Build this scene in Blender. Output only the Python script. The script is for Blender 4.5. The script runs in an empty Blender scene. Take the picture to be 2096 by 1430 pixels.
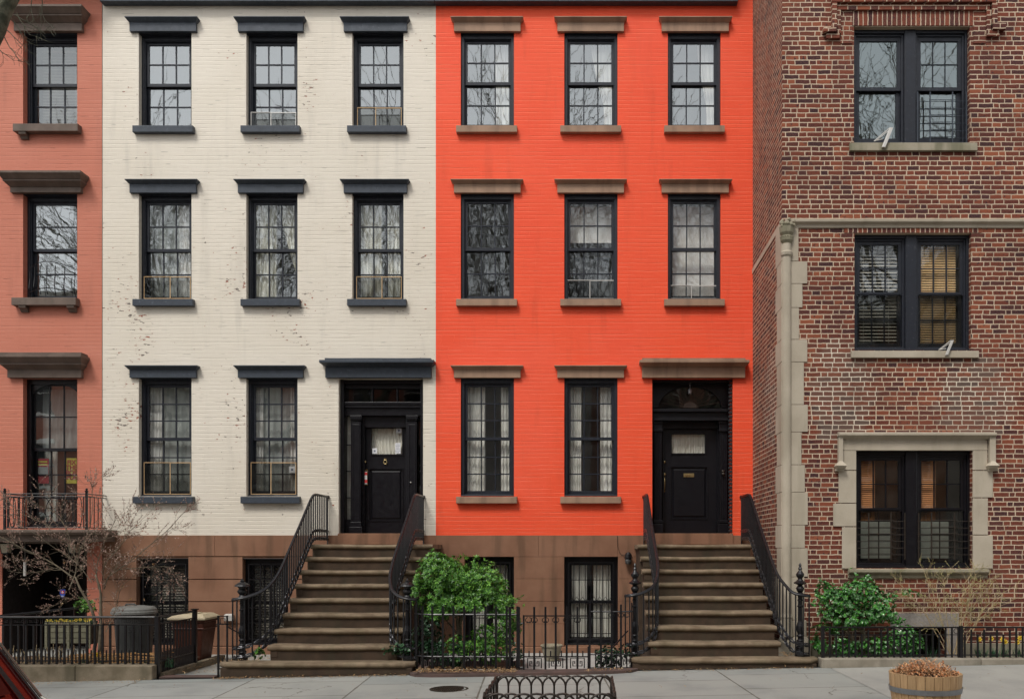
import bpy, math, random
from mathutils import Vector, Matrix
R = random.Random(7)
sc = bpy.context.scene
COL = sc.collection
F, D0, CX, CY, CZ = 1860.0, 15.5, 1200.0, 1120.0, 1.70
def X(px, y=0.0): return (px-CX)*(D0+y)/F
def Z(py, y=0.0): return CZ+(CY-py)*(D0+y)/F
def gz(x): return .02+.0181*x            # the pavement slopes gently along the street

# ------------------------------------------------------------------ nodes
class NT:
    def __init__(s, name):
        s.m = bpy.data.materials.new(name); s.m.use_nodes = True
        s.t = s.m.node_tree; s.n = s.t.nodes; s.l = s.t.links; s.n.clear()
        s.out = s.n.new('ShaderNodeOutputMaterial')
    def put(s, sock, v):
        if hasattr(v, 'links') or isinstance(v, bpy.types.NodeSocket): s.l.new(v, sock)
        elif isinstance(v, (tuple, list)) and sock.type == 'RGBA' and len(v) == 3: sock.default_value = (*v, 1)
        else: sock.default_value = v
    def node(s, typ, ins={}, **kw):
        nd = s.n.new(typ)
        for k, v in kw.items(): setattr(nd, k, v)
        for k, v in ins.items(): s.put(nd.inputs[k], v)
        return nd
    def m_(s, op, a, b=0.0, c=None):
        ins = {0: a, 1: b}
        if c is not None: ins[2] = c
        return s.node('ShaderNodeMath', ins, operation=op).outputs[0]
    def mix(s, f, a, b):
        nd = s.node('ShaderNodeMix', data_type='RGBA')
        s.put(nd.inputs[0], f); s.put(nd.inputs[6], a); s.put(nd.inputs[7], b)
        return nd.outputs[2]
    def rng(s, v, a, b, c=0.0, d=1.0, sm=True):
        nd = s.node('ShaderNodeMapRange', {0: v, 1: a, 2: b, 3: c, 4: d}, interpolation_type='SMOOTHSTEP' if sm else 'LINEAR')
        return nd.outputs[0]
    def pos(s):
        g = s.node('ShaderNodeNewGeometry'); sp = s.node('ShaderNodeSeparateXYZ', {0: g.outputs['Position']})
        return g, sp.outputs[0], sp.outputs[1], sp.outputs[2]
    def vec(s, x, y, z=0.0): return s.node('ShaderNodeCombineXYZ', {0: x, 1: y, 2: z}).outputs[0]
    def noise(s, v, scale, detail=3.0, rough=.55):
        return s.node('ShaderNodeTexNoise', {'Vector': v, 'Scale': scale, 'Detail': detail, 'Roughness': rough}).outputs['Fac']
    def white(s, v):
        return s.node('ShaderNodeTexWhiteNoise', {'Vector': v}, noise_dimensions='3D').outputs['Value']
    def ramp(s, f, stops, const=False):
        nd = s.node('ShaderNodeValToRGB', {0: f}); cr = nd.color_ramp
        if const: cr.interpolation = 'CONSTANT'
        while len(cr.elements) < len(stops): cr.elements.new(.5)
        for e, (p, c) in zip(cr.elements, stops): e.position = p; e.color = (*c, 1)
        return nd.outputs[0]
    def done(s, col, rough=.7, height=None, dist=.004, strength=.7, metal=0.0, spec=.4, **kw):
        b = s.node('ShaderNodeBsdfPrincipled')
        s.put(b.inputs['Base Color'], col); s.put(b.inputs['Roughness'], rough)
        s.put(b.inputs['Metallic'], metal); s.put(b.inputs['Specular IOR Level'], spec)
        for k, v in kw.items(): s.put(b.inputs[k], v)
        if height is not None:
            bp = s.node('ShaderNodeBump', {'Strength': strength, 'Distance': dist, 'Height': height})
            s.l.new(bp.outputs[0], b.inputs['Normal'])
        s.l.new(b.outputs[0], s.out.inputs[0]); return s.m

def painted_brick(name, col, joint, amt, chips=0.0, dark=.5, tint=None):
    t = NT(name); g, x, y, z = t.pos(); u = t.m_('ADD', x, y); P = t.vec(u, z)
    w = t.noise(P, 2.2, 4); w2 = t.noise(P, 11, 3)
    v = t.m_('ADD', z, t.m_('ADD', t.m_('MULTIPLY', t.m_('SUBTRACT', w, .5), .03), t.m_('MULTIPLY', t.m_('SUBTRACT', w2, .5), .010)))
    rv = t.m_('DIVIDE', v, .0675); row = t.m_('FLOOR', rv); fv = t.m_('FRACT', rv)
    dv = t.m_('MULTIPLY', t.m_('MINIMUM', fv, t.m_('SUBTRACT', 1.0, fv)), .0675)
    off = t.m_('MULTIPLY', t.white(t.vec(row, 3.3)), .8)
    ru = t.m_('ADD', t.m_('DIVIDE', t.m_('ADD', u, t.m_('MULTIPLY', w2, .012)), .21), t.m_('ADD', off, t.m_('MULTIPLY', row, .5)))
    cell = t.m_('FLOOR', ru); fu = t.m_('FRACT', ru)
    du = t.m_('MULTIPLY', t.m_('MINIMUM', fu, t.m_('SUBTRACT', 1.0, fu)), .21)
    fill = t.noise(t.vec(t.m_('MULTIPLY', u, 1.0), t.m_('MULTIPLY', z, 14.0)), 1.3, 3)   # each course is filled with paint differently
    jh = t.m_('SUBTRACT', 1.0, t.rng(dv, .002, .0085))
    jv = t.m_('MULTIPLY', t.m_('SUBTRACT', 1.0, t.rng(du, .001, .005)), .28)
    j = t.m_('MULTIPLY', t.m_('MAXIMUM', jh, jv), t.rng(fill, .36, .62, .12, 1.0))
    rnd = t.white(t.vec(cell, row))
    patch = t.noise(P, .55, 4); fine = t.noise(P, 60, 3)
    c = t.mix(t.rng(rnd, 0, 1, 0, .16, False), col, tuple(k*.86 for k in col))
    c = t.mix(t.rng(patch, .35, .68, 0, .5), c, tint or tuple(k*.88 for k in col))
    c = t.mix(t.m_('MULTIPLY', t.rng(fine, .5, .75), .22), c, tuple(k*.72 for k in col))
    c = t.mix(t.m_('MULTIPLY', j, amt), c, joint)
    st = t.noise(t.vec(t.m_('MULTIPLY', u, 5.0), t.m_('MULTIPLY', z, .55)), 1.0, 4)
    c = t.mix(t.m_('MULTIPLY', t.rng(st, .5, .72), t.rng(t.noise(P, .7, 2), .4, .6, .05, .34)), c, tuple(k*.66 for k in col))
    c = t.mix(t.rng(t.noise(t.vec(t.m_('ADD', u, 31.0), z), .35, 5), .5, .66, 0, .30), c, tuple(min(1, k*1.02+.05) for k in col))
    # grime that gathered in the joints
    crack = t.m_('MULTIPLY', t.m_('MULTIPLY', jh, t.rng(t.noise(t.vec(t.m_('MULTIPLY', u, 3.0), t.m_('MULTIPLY', z, 30.0)), 1.0, 2), .60, .68)), dark)
    c = t.mix(crack, c, tuple(k*.3 for k in col))
    h = t.m_('ADD', t.m_('SUBTRACT', 1.0, t.m_('MULTIPLY', j, .9)), t.m_('ADD', t.m_('MULTIPLY', fine, .22), t.m_('MULTIPLY', rnd, .25)))
    if chips > 0:
        Q = t.vec(t.m_('MULTIPLY', u, 9.0), t.m_('MULTIPLY', z, 21.0))
        n1 = t.noise(Q, 1.15, 5, .62); reg = t.noise(P, 1.1, 3)
        low = t.rng(z, 3.0, 10.5, .016, -.012)
        th = t.m_('SUBTRACT', .735-.051*chips, t.m_('ADD', low, t.m_('MULTIPLY', t.m_('SUBTRACT', reg, .5), .50)))
        chip = t.rng(t.m_('SUBTRACT', n1, th), 0, .012)
        cc = t.mix(t.rng(t.noise(P, 5, 1), .46, .54), (.34, .085, .04), (.16, .13, .11))
        edge = t.rng(t.m_('SUBTRACT', n1, th), -.02, 0)
        c = t.mix(t.m_('MULTIPLY', edge, .25), c, tuple(min(1, k*1.15) for k in col)); c = t.mix(chip, c, cc)
        h = t.m_('SUBTRACT', h, t.m_('MULTIPLY', chip, 1.2))
    return t.done(c, .62, h, .0045, .75, spec=.3)

def bare_brick(name, soldier=False, stain=False, hood=False):
    t = NT(name); g, x, y, z = t.pos(); u0 = t.m_('ADD', x, y); v0 = z
    if soldier: u0, v0 = t.m_('MULTIPLY', z, 1.0), t.m_('ADD', x, y)
    P = t.vec(u0, v0)
    wa = t.noise(P, 7, 3); wb = t.noise(t.node('ShaderNodeVectorMath', {0: P, 1: (9, 4, 2)}, operation='ADD').outputs[0], 8, 3)
    u = t.m_('ADD', u0, t.m_('MULTIPLY', t.m_('SUBTRACT', wa, .5), .028)); v = t.m_('ADD', v0, t.m_('MULTIPLY', t.m_('SUBTRACT', wb, .5), .018))
    H = .0695
    rv = t.m_('DIVIDE', v, H); row = t.m_('FLOOR', rv); fv = t.m_('FRACT', rv)
    dv = t.m_('MULTIPLY', t.m_('MINIMUM', fv, t.m_('SUBTRACT', 1.0, fv)), H)
    if soldier:
        fu = .5; du = 1.0; cell = t.m_('MULTIPLY', row, 0.0)
    else:
        rr = t.white(t.vec(row, 1.7)); P_ = .312
        ru = t.m_('ADD', t.m_('DIVIDE', u, P_), t.m_('ADD', t.m_('MULTIPLY', row, .5), t.m_('MULTIPLY', rr, .30)))
        cl = t.m_('FLOOR', ru); fu = t.m_('FRACT', ru); rc = t.white(t.vec(cl, row, 8.8))
        split = t.rng(rc, 0, 1, .56, .74, False)
        hd = t.m_('GREATER_THAN', fu, split)
        d1 = t.m_('ABSOLUTE', t.m_('SUBTRACT', fu, split))
        du = t.m_('MULTIPLY', t.m_('MINIMUM', t.m_('MINIMUM', fu, t.m_('SUBTRACT', 1.0, fu)), d1), P_)
        cell = t.m_('ADD', t.m_('MULTIPLY', cl, 2.0), hd)
    d = t.m_('MINIMUM', dv, du)
    rough = t.noise(P, 38, 3)
    mort = t.m_('SUBTRACT', 1.0, t.rng(t.m_('ADD', d, t.m_('MULTIPLY', t.m_('SUBTRACT', rough, .5), .006)), .0050, .0082))
    rnd = t.white(t.vec(cell, row, 2.2)); rnd2 = t.white(t.vec(cell, row, 5.5))
    c = t.ramp(rnd, [(0, (.040, .020, .024)), (.14, (.072, .027, .026)), (.34, (.110, .031, .022)), (.62, (.155, .042, .026)), (.88, (.205, .056, .032)), (1, (.29, .090, .045))])
    bl = t.noise(P, 24, 3)
    c = t.mix(t.m_('MULTIPLY', t.rng(bl, .55, .68), t.m_('GREATER_THAN', rnd2, .45)), c, (.03, .02, .028))
    c = t.mix(t.m_('MULTIPLY', t.rng(t.noise(P, 70, 2), .45, .7), .35), c, (.30, .12, .08))
    mc = t.mix(t.noise(P, 3, 3), (.50, .375, .265), (.66, .53, .39))
    if stain:
        def blob(cx, cz, rx, rz):
            a = t.m_('POWER', t.m_('DIVIDE', t.m_('SUBTRACT', u0, cx), rx), 2.0); b = t.m_('POWER', t.m_('DIVIDE', t.m_('SUBTRACT', v0, cz), rz), 2.0)
            return t.m_('ADD', a, b)
        b = t.m_('MINIMUM', t.m_('MINIMUM', blob(1.38, 3.95, .42, .62), blob(3.32, 3.85, .50, .52)), 9.0)
        b = t.m_('ADD', b, t.m_('ADD', t.m_('MULTIPLY', t.m_('SUBTRACT', rnd2, .5), 1.0), t.m_('MULTIPLY', t.m_('SUBTRACT', t.noise(P, 3, 3), .5), 1.6)))
        k = t.rng(b, 1.0, 1.5, 1.0, 0.0)
        grey = t.mix(rnd, (.15, .12, .095), (.19, .080, .055))
        c = t.mix(t.m_('MULTIPLY', k, .62), c, grey); mc = t.mix(k, mc, (.72, .63, .50))
    soot = t.noise(P, .8, 4)
    c = t.mix(t.rng(soot, .45, .75, 0, .35), c, (.055, .024, .018)); c = t.mix(t.rng(t.noise(t.vec(t.m_('ADD', u0, 7.0), v0), .6, 3), .5, .7, 0, .35), c, (.24, .085, .05))
    mc = t.mix(t.rng(t.noise(P, 1.6, 4), .42, .66, 0, .55), mc, (.26, .19, .14))
    c = t.mix(mort, c, mc)
    h = t.m_('ADD', t.m_('MULTIPLY', t.m_('SUBTRACT', 1.0, mort), .8), t.m_('ADD', t.m_('MULTIPLY', rough, .25), t.m_('MULTIPLY', rnd2, .25)))
    return t.done(c, .85, h, .006, .55, spec=.2)

def stone(name, a, b, scale=3.0, dist=.002, rough=.85, streak=0.0, sc_col=(.05, .05, .035), grain=.25):
    t = NT(name); g, x, y, z = t.pos(); P = g.outputs['Position']
    n = t.noise(P, scale, 5); f = t.noise(P, 90, 3)
    c = t.mix(t.rng(n, .35, .65), a, b); c = t.mix(t.m_('MULTIPLY', t.rng(f, .45, .7), grain), c, tuple(k*.6 for k in a))
    if streak:
        s_ = t.noise(t.vec(t.m_('MULTIPLY', x, 3.5), y, t.m_('MULTIPLY', z, .5)), 1.4, 4)
        c = t.mix(t.m_('MULTIPLY', t.rng(s_, .47, .68), streak), c, sc_col)
    h = t.m_('ADD', t.m_('MULTIPLY', n, .6), t.m_('MULTIPLY', f, .4))
    return t.done(c, rough, h, dist, .7, spec=.25)
def plain(name, col, rough=.5, metal=0.0, var=.25, scale=12.0, spec=.4, dist=.0008, worn=None):
    t = NT(name); g, x, y, z = t.pos(); n = t.noise(g.outputs['Position'], scale, 4); f = t.noise(g.outputs['Position'], 160, 2)
    c = t.mix(t.m_('MULTIPLY', t.rng(n, .3, .7), var), col, tuple(k*.5 for k in col))
    if worn: c = t.mix(t.m_('MULTIPLY', t.rng(t.noise(g.outputs['Position'], 26, 5), .62, .7), .6), c, worn)
    return t.done(c, t.rng(n, .2, .8, rough*.8, min(1, rough*1.25)), t.m_('ADD', n, t.m_('MULTIPLY', f, .3)), dist, .6, metal=metal, spec=spec)
def wood(name, a, b, axis='z', scale=1.0, rough=.6):
    t = NT(name); g, x, y, z = t.pos()
    v = t.vec(t.m_('MULTIPLY', x, 40*scale), t.m_('MULTIPLY', y, 40*scale), t.m_('MULTIPLY', z, 3*scale)) if axis == 'z' else t.vec(t.m_('MULTIPLY', x, 3*scale), t.m_('MULTIPLY', y, 40*scale), t.m_('MULTIPLY', z, 40*scale))
    n = t.noise(v, 1.0, 5); isl = g.outputs['Random Per Island']
    c = t.mix(t.rng(n, .3, .7), a, b); c = t.mix(t.m_('MULTIPLY', isl, .4), c, tuple(k*.55 for k in a))
    return t.done(c, rough, n, .001, .6, spec=.3)
def leafmat(name, cols, rough=.4, trans=.16):
    t = NT(name); g, x, y, z = t.pos(); isl = g.outputs['Random Per Island']
    c = t.ramp(isl, [(i/(len(cols)-1), k) for i, k in enumerate(cols)])
    b = t.node('ShaderNodeBsdfPrincipled', {'Base Color': c, 'Roughness': rough, 'Specular IOR Level': .5})
    tr = t.node('ShaderNodeBsdfTranslucent', {'Color': c})
    mx = t.node('ShaderNodeMixShader', {0: trans, 1: b.outputs[0], 2: tr.outputs[0]}); t.l.new(mx.outputs[0], t.out.inputs[0]); return t.m
def glass(name, refl=.27, tint=(.97, .98, .98), rtint=(.93, .97, .97), dirt=.03):
    t = NT(name); g, x, y, z = t.pos(); P = g.outputs['Position']
    w = t.noise(t.vec(t.m_('MULTIPLY', x, 1.0), y, t.m_('MULTIPLY', z, .8)), 3.2, 2)
    bp = t.node('ShaderNodeBump', {'Strength': .16, 'Distance': .0045, 'Height': w})
    gl = t.node('ShaderNodeBsdfGlossy', {'Color': rtint, 'Roughness': .012, 'Normal': bp.outputs[0]})
    tp = t.node('ShaderNodeBsdfTransparent', {'Color': tint})
    fr = t.node('ShaderNodeLayerWeight', {'Blend': .5})
    k = t.m_('ADD', t.m_('MULTIPLY', t.m_('POWER', fr.outputs['Facing'], 4.0), .6), refl)
    m1 = t.node('ShaderNodeMixShader', {0: k, 1: tp.outputs[0], 2: gl.outputs[0]})
    df = t.node('ShaderNodeBsdfDiffuse', {'Color': (.5, .5, .47, 1)})
    m2 = t.node('ShaderNodeMixShader', {0: t.m_('MULTIPLY', t.rng(t.noise(P, 2, 4), .3, .7), dirt), 1: m1.outputs[0], 2: df.outputs[0]})
    t.l.new(m2.outputs[0], t.out.inputs[0]); return t.m
def cloth(name, a, b, fold=34.0, trans=.10):
    t = NT(name); g, x, y, z = t.pos(); n = t.noise(t.vec(t.m_('MULTIPLY', x, fold), y, t.m_('MULTIPLY', z, 1.2)), 1.0, 3)
    c = t.mix(t.rng(n, .35, .65), a, b)
    d = t.node('ShaderNodeBsdfDiffuse', {'Color': c}); tr = t.node('ShaderNodeBsdfTranslucent', {'Color': c})
    mx = t.node('ShaderNodeMixShader', {0: trans, 1: d.outputs[0], 2: tr.outputs[0]}); t.l.new(mx.outputs[0], t.out.inputs[0]); return t.m
def flags(name):
    t = NT(name); g, x, y, z = t.pos(); P = t.vec(x, y)
    xr = t.m_('ADD', x, t.m_('MULTIPLY', y, .06))
    ru = t.m_('DIVIDE', xr, 1.55); col = t.m_('FLOOR', ru); fu = t.m_('FRACT', ru); k = t.white(t.vec(col, 4.1))
    rv = t.m_('ADD', t.m_('DIVIDE', y, 1.15), k); row = t.m_('FLOOR', rv); fv = t.m_('FRACT', rv)
    wob = t.m_('MULTIPLY', t.m_('SUBTRACT', t.noise(P, 3, 4), .5), .02)
    dj = t.m_('ADD', t.m_('MINIMUM', t.m_('MULTIPLY', t.m_('MINIMUM', fu, t.m_('SUBTRACT', 1.0, fu)), 1.55), t.m_('MULTIPLY', t.m_('MINIMUM', fv, t.m_('SUBTRACT', 1.0, fv)), 1.15)), wob)
    j = t.m_('SUBTRACT', 1.0, t.rng(dj, .005, .014)); rnd = t.white(t.vec(col, row, 7))
    c = t.ramp(rnd, [(0, (.27, .285, .27)), (.4, (.31, .315, .29)), (.7, (.335, .335, .305)), (1, (.29, .305, .295))])
    c = t.mix(t.m_('MULTIPLY', t.rng(t.noise(P, 1.1, 6), .45, .7), .6), c, (.20, .21, .20)); c = t.mix(t.m_('MULTIPLY', t.rng(t.noise(P, 26, 2), .70, .74), .6), c, (.08, .08, .075))
    c = t.mix(t.m_('MULTIPLY', t.rng(t.noise(P, 7, 5), .6, .72), .4), c, (.38, .375, .34))
    # hairline cracks across the slabs
    vor = t.node('ShaderNodeTexVoronoi', {'Vector': t.node('ShaderNodeVectorMath', {0: P, 1: t.vec(t.m_('MULTIPLY', t.noise(P, 2.5, 4), .5), t.m_('MULTIPLY', t.noise(P, 3.1, 4), .5))}, operation='ADD').outputs[0], 'Scale': .5}, feature='DISTANCE_TO_EDGE')
    cr = t.m_('MULTIPLY', t.m_('SUBTRACT', 1.0, t.rng(vor.outputs['Distance'], .001, .005)), t.m_('GREATER_THAN', t.noise(P, .7, 1), .5))
    c = t.mix(t.m_('MAXIMUM', t.m_('MULTIPLY', cr, .7), t.m_('MULTIPLY', j, .85)), c, (.09, .08, .06))
    h = t.m_('ADD', t.m_('SUBTRACT', 1.0, t.m_('MAXIMUM', j, t.m_('MULTIPLY', cr, .5))), t.m_('ADD', t.m_('MULTIPLY', t.noise(P, 14, 5), .35), t.m_('MULTIPLY', rnd, .3)))
    return t.done(c, .62, h, .005, .7, spec=.35)

NAVY = plain('navy_paint', (.046, .057, .074), .5, var=.35, worn=(.10, .12, .14))
NAVYW = plain('navy_window_paint', (.017, .020, .029), .42, var=.4, worn=(.06, .06, .07))
BLACKW = plain('black_door_paint', (.006, .0055, .008), .34, var=.3, spec=.4)
IRON = plain('black_iron', (.006, .0055, .007), .36, var=.4, spec=.5, worn=(.025, .022, .022)); IRONG = plain('worn_highlight_iron', (.05, .05, .055), .3, .5, var=.5, worn=(.12, .12, .125))  # the paler iron paints worn highlights on chain links and rail edges
IRONR = plain('worn_iron', (.045, .034, .026), .45, .3, var=.5, worn=(.12, .065, .035))
WPAINT = painted_brick('cream_painted_brick', (.77, .705, .60), (.86, .80, .68), .55, chips=1.0, dark=.6, tint=(.66, .59, .475))
RPAINT = painted_brick('orange_red_painted_brick', (.92, .100, .036), (.97, .215, .115), .65, dark=.18, tint=(.88, .080, .032))  # lighter joint colour paints in light catching the course lines
PPAINT = painted_brick('salmon_painted_brick', (.57, .20, .130), (.65, .27, .19), .4, dark=.6, tint=(.50, .150, .090))
BRICK = bare_brick('red_brown_brick', stain=True)
SOLD = bare_brick('soldier_brick', soldier=True)
BROWN = stone('brownstone', (.285, .150, .092), (.225, .112, .067), 1.6, .0015, streak=.5, sc_col=(.10, .062, .038))
BROWNT = stone('brown_trim_paint', (.37, .238, .160), (.31, .200, .135), 4, .001, .6, streak=.35, sc_col=(.09, .06, .042), grain=.1)
PINKT = stone('umber_trim_paint', (.17, .125, .100), (.130, .095, .076), 4, .001, .6, streak=.3, grain=.1)
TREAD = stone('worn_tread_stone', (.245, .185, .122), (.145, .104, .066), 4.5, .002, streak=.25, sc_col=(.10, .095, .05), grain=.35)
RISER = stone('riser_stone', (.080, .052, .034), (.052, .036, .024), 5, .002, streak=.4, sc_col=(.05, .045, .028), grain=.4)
LIME = stone('limestone', (.48, .42, .33), (.41, .355, .275), 1.8, .0012, streak=.3, sc_col=(.25, .22, .16), grain=.15)
LIMED = stone('weathered_limestone', (.36, .32, .24), (.27, .245, .17), 3, .002, streak=.6, sc_col=(.12, .12, .07), grain=.3)
GRAN = stone('granite', (.36, .33, .30), (.30, .27, .245), 30, .001, grain=.6)
CURB = stone('mossy_curb_stone', (.27, .22, .155), (.16, .13, .085), 4, .004, streak=.5, sc_col=(.07, .065, .04), grain=.4)
REDCURB = stone('red_brown_curb', (.12, .075, .065), (.085, .06, .052), 5, .003, grain=.4)
CONC = stone('concrete', (.36, .35, .315), (.30, .295, .27), 1.2, .002, grain=.3, streak=.15, sc_col=(.2, .2, .19))
FLAG = flags('bluestone_flags')
ASPH = stone('asphalt', (.055, .055, .057), (.04, .04, .042), 20, .004, grain=.5)
SOIL = stone('garden_soil', (.085, .055, .035), (.045, .03, .02), 14, .03, grain=.6)
GLASS = glass('window_glass', .30); GLASSM = glass('clear_window_glass', .17); GLASSC = glass('old_clear_glass', .10); GLASSL = glass('parlour_window_glass', .08); GLASSW = glass('right_window_glass', .10); GLASSB = glass('dark_window_glass', .24, (.9, .94, .94), (.86, .98, .98)); GLASSD = glass('door_glass', .08, (.93, .93, .90))
SCREEN = glass('insect_screen', .03, (.55, .55, .53))
ROOM = plain('room_plaster', (.24, .20, .17), .9, var=.3, scale=2)
WHITEC = cloth('white_curtain_cloth', (.95, .93, .86), (.80, .78, .70)); LACE = cloth('lace_curtain_cloth', (.94, .93, .88), (.66, .65, .60), 60)
OLDC = cloth('patterned_curtain_cloth', (.88, .86, .74), (.50, .49, .40), 22)
SHADE = plain('white_roller_shade', (.80, .78, .72), .8, var=.05)
BLIND = plain('pale_blind_slats', (.62, .58, .50), .6, var=.1); LITB = plain('lamplit_blind_slats', (.85, .56, .26), .6, var=.15); ORB = plain('orange_blind', (.62, .27, .10), .6, var=.15)  # golden slat colour paints in the warm glow of a lamp indoors
PINE = wood('pine_batten', (.62, .40, .20), (.72, .50, .28)); ALU = plain('pale_metal', (.62, .60, .56), .4, .3, var=.1)
BRASS = plain('brass', (.55, .42, .2), .3, .9, var=.2); STEEL = plain('galvanised_steel', (.33, .34, .35), .45, .8, var=.3)
BARK = stone('tree_bark', (.17, .17, .12), (.07, .075, .05), 14, .012, grain=.5); TWIG = stone('young_bark', (.20, .165, .115), (.12, .10, .07), 12, .002)
STRAW = plain('dry_stem', (.42, .32, .18), .8, var=.3); BUD = leafmat('pink_bud', [(.30, .17, .14), (.50, .36, .28), (.22, .11, .09)], .6)
LEAF = leafmat('glossy_leaf', [(.018, .055, .012), (.05, .17, .022), (.12, .33, .04), (.03, .10, .018), (.24, .50, .07), (.04, .13, .02)], .32)
LEAF2 = leafmat('rounded_leaf', [(.016, .07, .018), (.05, .22, .03), (.12, .38, .055), (.025, .11, .03), (.24, .38, .20), (.04, .16, .03)], .22)
IVYM = leafmat('ivy_leaf', [(.01, .035, .015), (.025, .08, .03), (.05, .12, .05)], .35)
GRASSM = leafmat('daffodil_leaf', [(.03, .10, .045), (.06, .17, .08)], .5); YEL = leafmat('yellow_petal', [(.85, .62, .05), (.9, .72, .12)], .6)
LITTER = leafmat('dead_leaf', [(.30, .15, .06), (.48, .30, .14), (.22, .12, .06), (.55, .42, .24)], .8, .1)
BUDG = leafmat('yellow_green_bud', [(.32, .34, .10), (.42, .40, .14)], .6)
MULCH = leafmat('orange_chaff', [(.90, .34, .12), (.75, .46, .24), (.16, .08, .04), (.92, .52, .28)], .8, .1)

# ------------------------------------------------------------------ mesh builder
def wl(o):
    v = Vector((0, 0, 0))
    while o: v = v+o.location; o = o.parent
    return v
class MB:
    def __init__(s): s.v = []; s.f = []
    def add(s, vs, fs):
        k = len(s.v); s.v += [tuple(p) for p in vs]; s.f += [tuple(i+k for i in f) for f in fs]; return s
    def box(s, x0, x1, y0, y1, z0, z1):
        if x0 > x1: x0, x1 = x1, x0
        if y0 > y1: y0, y1 = y1, y0
        if z0 > z1: z0, z1 = z1, z0
        return s.add([(x0, y0, z0), (x1, y0, z0), (x1, y1, z0), (x0, y1, z0), (x0, y0, z1), (x1, y0, z1), (x1, y1, z1), (x0, y1, z1)],
                     [(0, 3, 2, 1), (4, 5, 6, 7), (0, 1, 5, 4), (1, 2, 6, 5), (2, 3, 7, 6), (3, 0, 4, 7)])
    def frus(s, a, b, z0, z1):     # a,b = (x0,x1,y0,y1) at z0 and z1
        P = lambda q, z: [(q[0], q[2], z), (q[1], q[2], z), (q[1], q[3], z), (q[0], q[3], z)]
        return s.add(P(a, z0)+P(b, z1), [(0, 3, 2, 1), (4, 5, 6, 7), (0, 1, 5, 4), (1, 2, 6, 5), (2, 3, 7, 6), (3, 0, 4, 7)])
    def quad(s, *p): return s.add(p, [tuple(range(len(p)))])
    def ring(s, x0, x1, z0, z1, y0, y1, l, r, b, t):
        s.box(x0, x0+l, y0, y1, z0, z1); s.box(x1-r, x1, y0, y1, z0, z1)
        if t: s.box(x0+l, x1-r, y0, y1, z1-t, z1)
        if b: s.box(x0+l, x1-r, y0, y1, z0, z0+b)
        return s
    def tube(s, pts, r, n=6, cap=True, flat=1.0):
        pts = [Vector(p) for p in pts]; m = len(pts)
        rs = r if isinstance(r, (list, tuple)) else [r]*m
        base = len(s.v); prev = None
        for i, p in enumerate(pts):
            d = (pts[min(i+1, m-1)]-pts[max(i-1, 0)])
            if d.length < 1e-9: d = Vector((0, 0, 1))
            d.normalize()
            if prev is None:
                a = Vector((0, 0, 1)) if abs(d.z) < .9 else Vector((1, 0, 0)); u = d.cross(a).normalized()
            else:
                u = prev-d*prev.dot(d)
                if u.length < 1e-6: u = d.orthogonal()
                u.normalize()
            prev = u; w = d.cross(u)
            for k in range(n):
                an = 2*math.pi*k/n; s.v.append(tuple(p+u*math.cos(an)*rs[i]+w*math.sin(an)*rs[i]*flat))
        for i in range(m-1):
            for k in range(n):
                a = base+i*n+k; b = base+i*n+(k+1) % n; s.f.append((a, b, b+n, a+n))
        if cap: s.f.append(tuple(base+k for k in range(n))[::-1]); s.f.append(tuple(base+(m-1)*n+k for k in range(n)))
        return s
    def lathe(s, cx, cy, prof, n=16, z0=0.0):
        base = len(s.v); m = len(prof)
        for r, z in prof:
            for k in range(n):
                a = 2*math.pi*k/n; s.v.append((cx+r*math.cos(a), cy+r*math.sin(a), z0+z))
        for i in range(m-1):
            for k in range(n):
                a = base+i*n+k; b = base+i*n+(k+1) % n; s.f.append((a, b, b+n, a+n))
        s.f.append(tuple(base+k for k in range(n))[::-1]); s.f.append(tuple(base+(m-1)*n+k for k in range(n)))
        return s
    def poly(s, pts, y0, y1):     # polygon in xz extruded along y
        n = len(pts); s.add([(x, y0, z) for x, z in pts]+[(x, y1, z) for x, z in pts],
            [tuple(range(n)), tuple(range(n, 2*n))[::-1]]+[(i, i+n, (i+1) % n+n, (i+1) % n) for i in range(n)]); return s
    def prof(s, pts, x0, x1):     # polygon in yz extruded along x
        n = len(pts); s.add([(x0, y, z) for y, z in pts]+[(x1, y, z) for y, z in pts],
            [tuple(range(n))[::-1], tuple(range(n, 2*n))]+[(i, (i+1) % n, (i+1) % n+n, i+n) for i in range(n)]); return s
    def leaf(s, p, d, up, L, W, fold=.25):
        d = d.normalized(); w = d.cross(up)
        if w.length < 1e-5: w = d.orthogonal()
        w.normalize(); nn = w.cross(d); p = Vector(p)
        return s.add([p, p+d*L*.5+w*W+nn*W*fold, p+d*L*.98-nn*L*.08, p+d*L*.5-w*W+nn*W*fold, p+d*L*.5], [(0, 4, 1), (4, 2, 1), (0, 3, 4), (3, 2, 4)])
    def blade(s, p, d, L, W, droop=.3):
        p = Vector(p); d = Vector(d).normalized(); w = d.cross(Vector((0, 0, 1)))
        if w.length < 1e-4: w = Vector((1, 0, 0))
        w = w.normalized()*W; q = p+d*L*.6; e = p+d*L-Vector((0, 0, droop*L))
        return s.add([p-w, p+w, q+w*.8, q-w*.8, e], [(0, 1, 2, 3), (3, 2, 4)])
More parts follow.
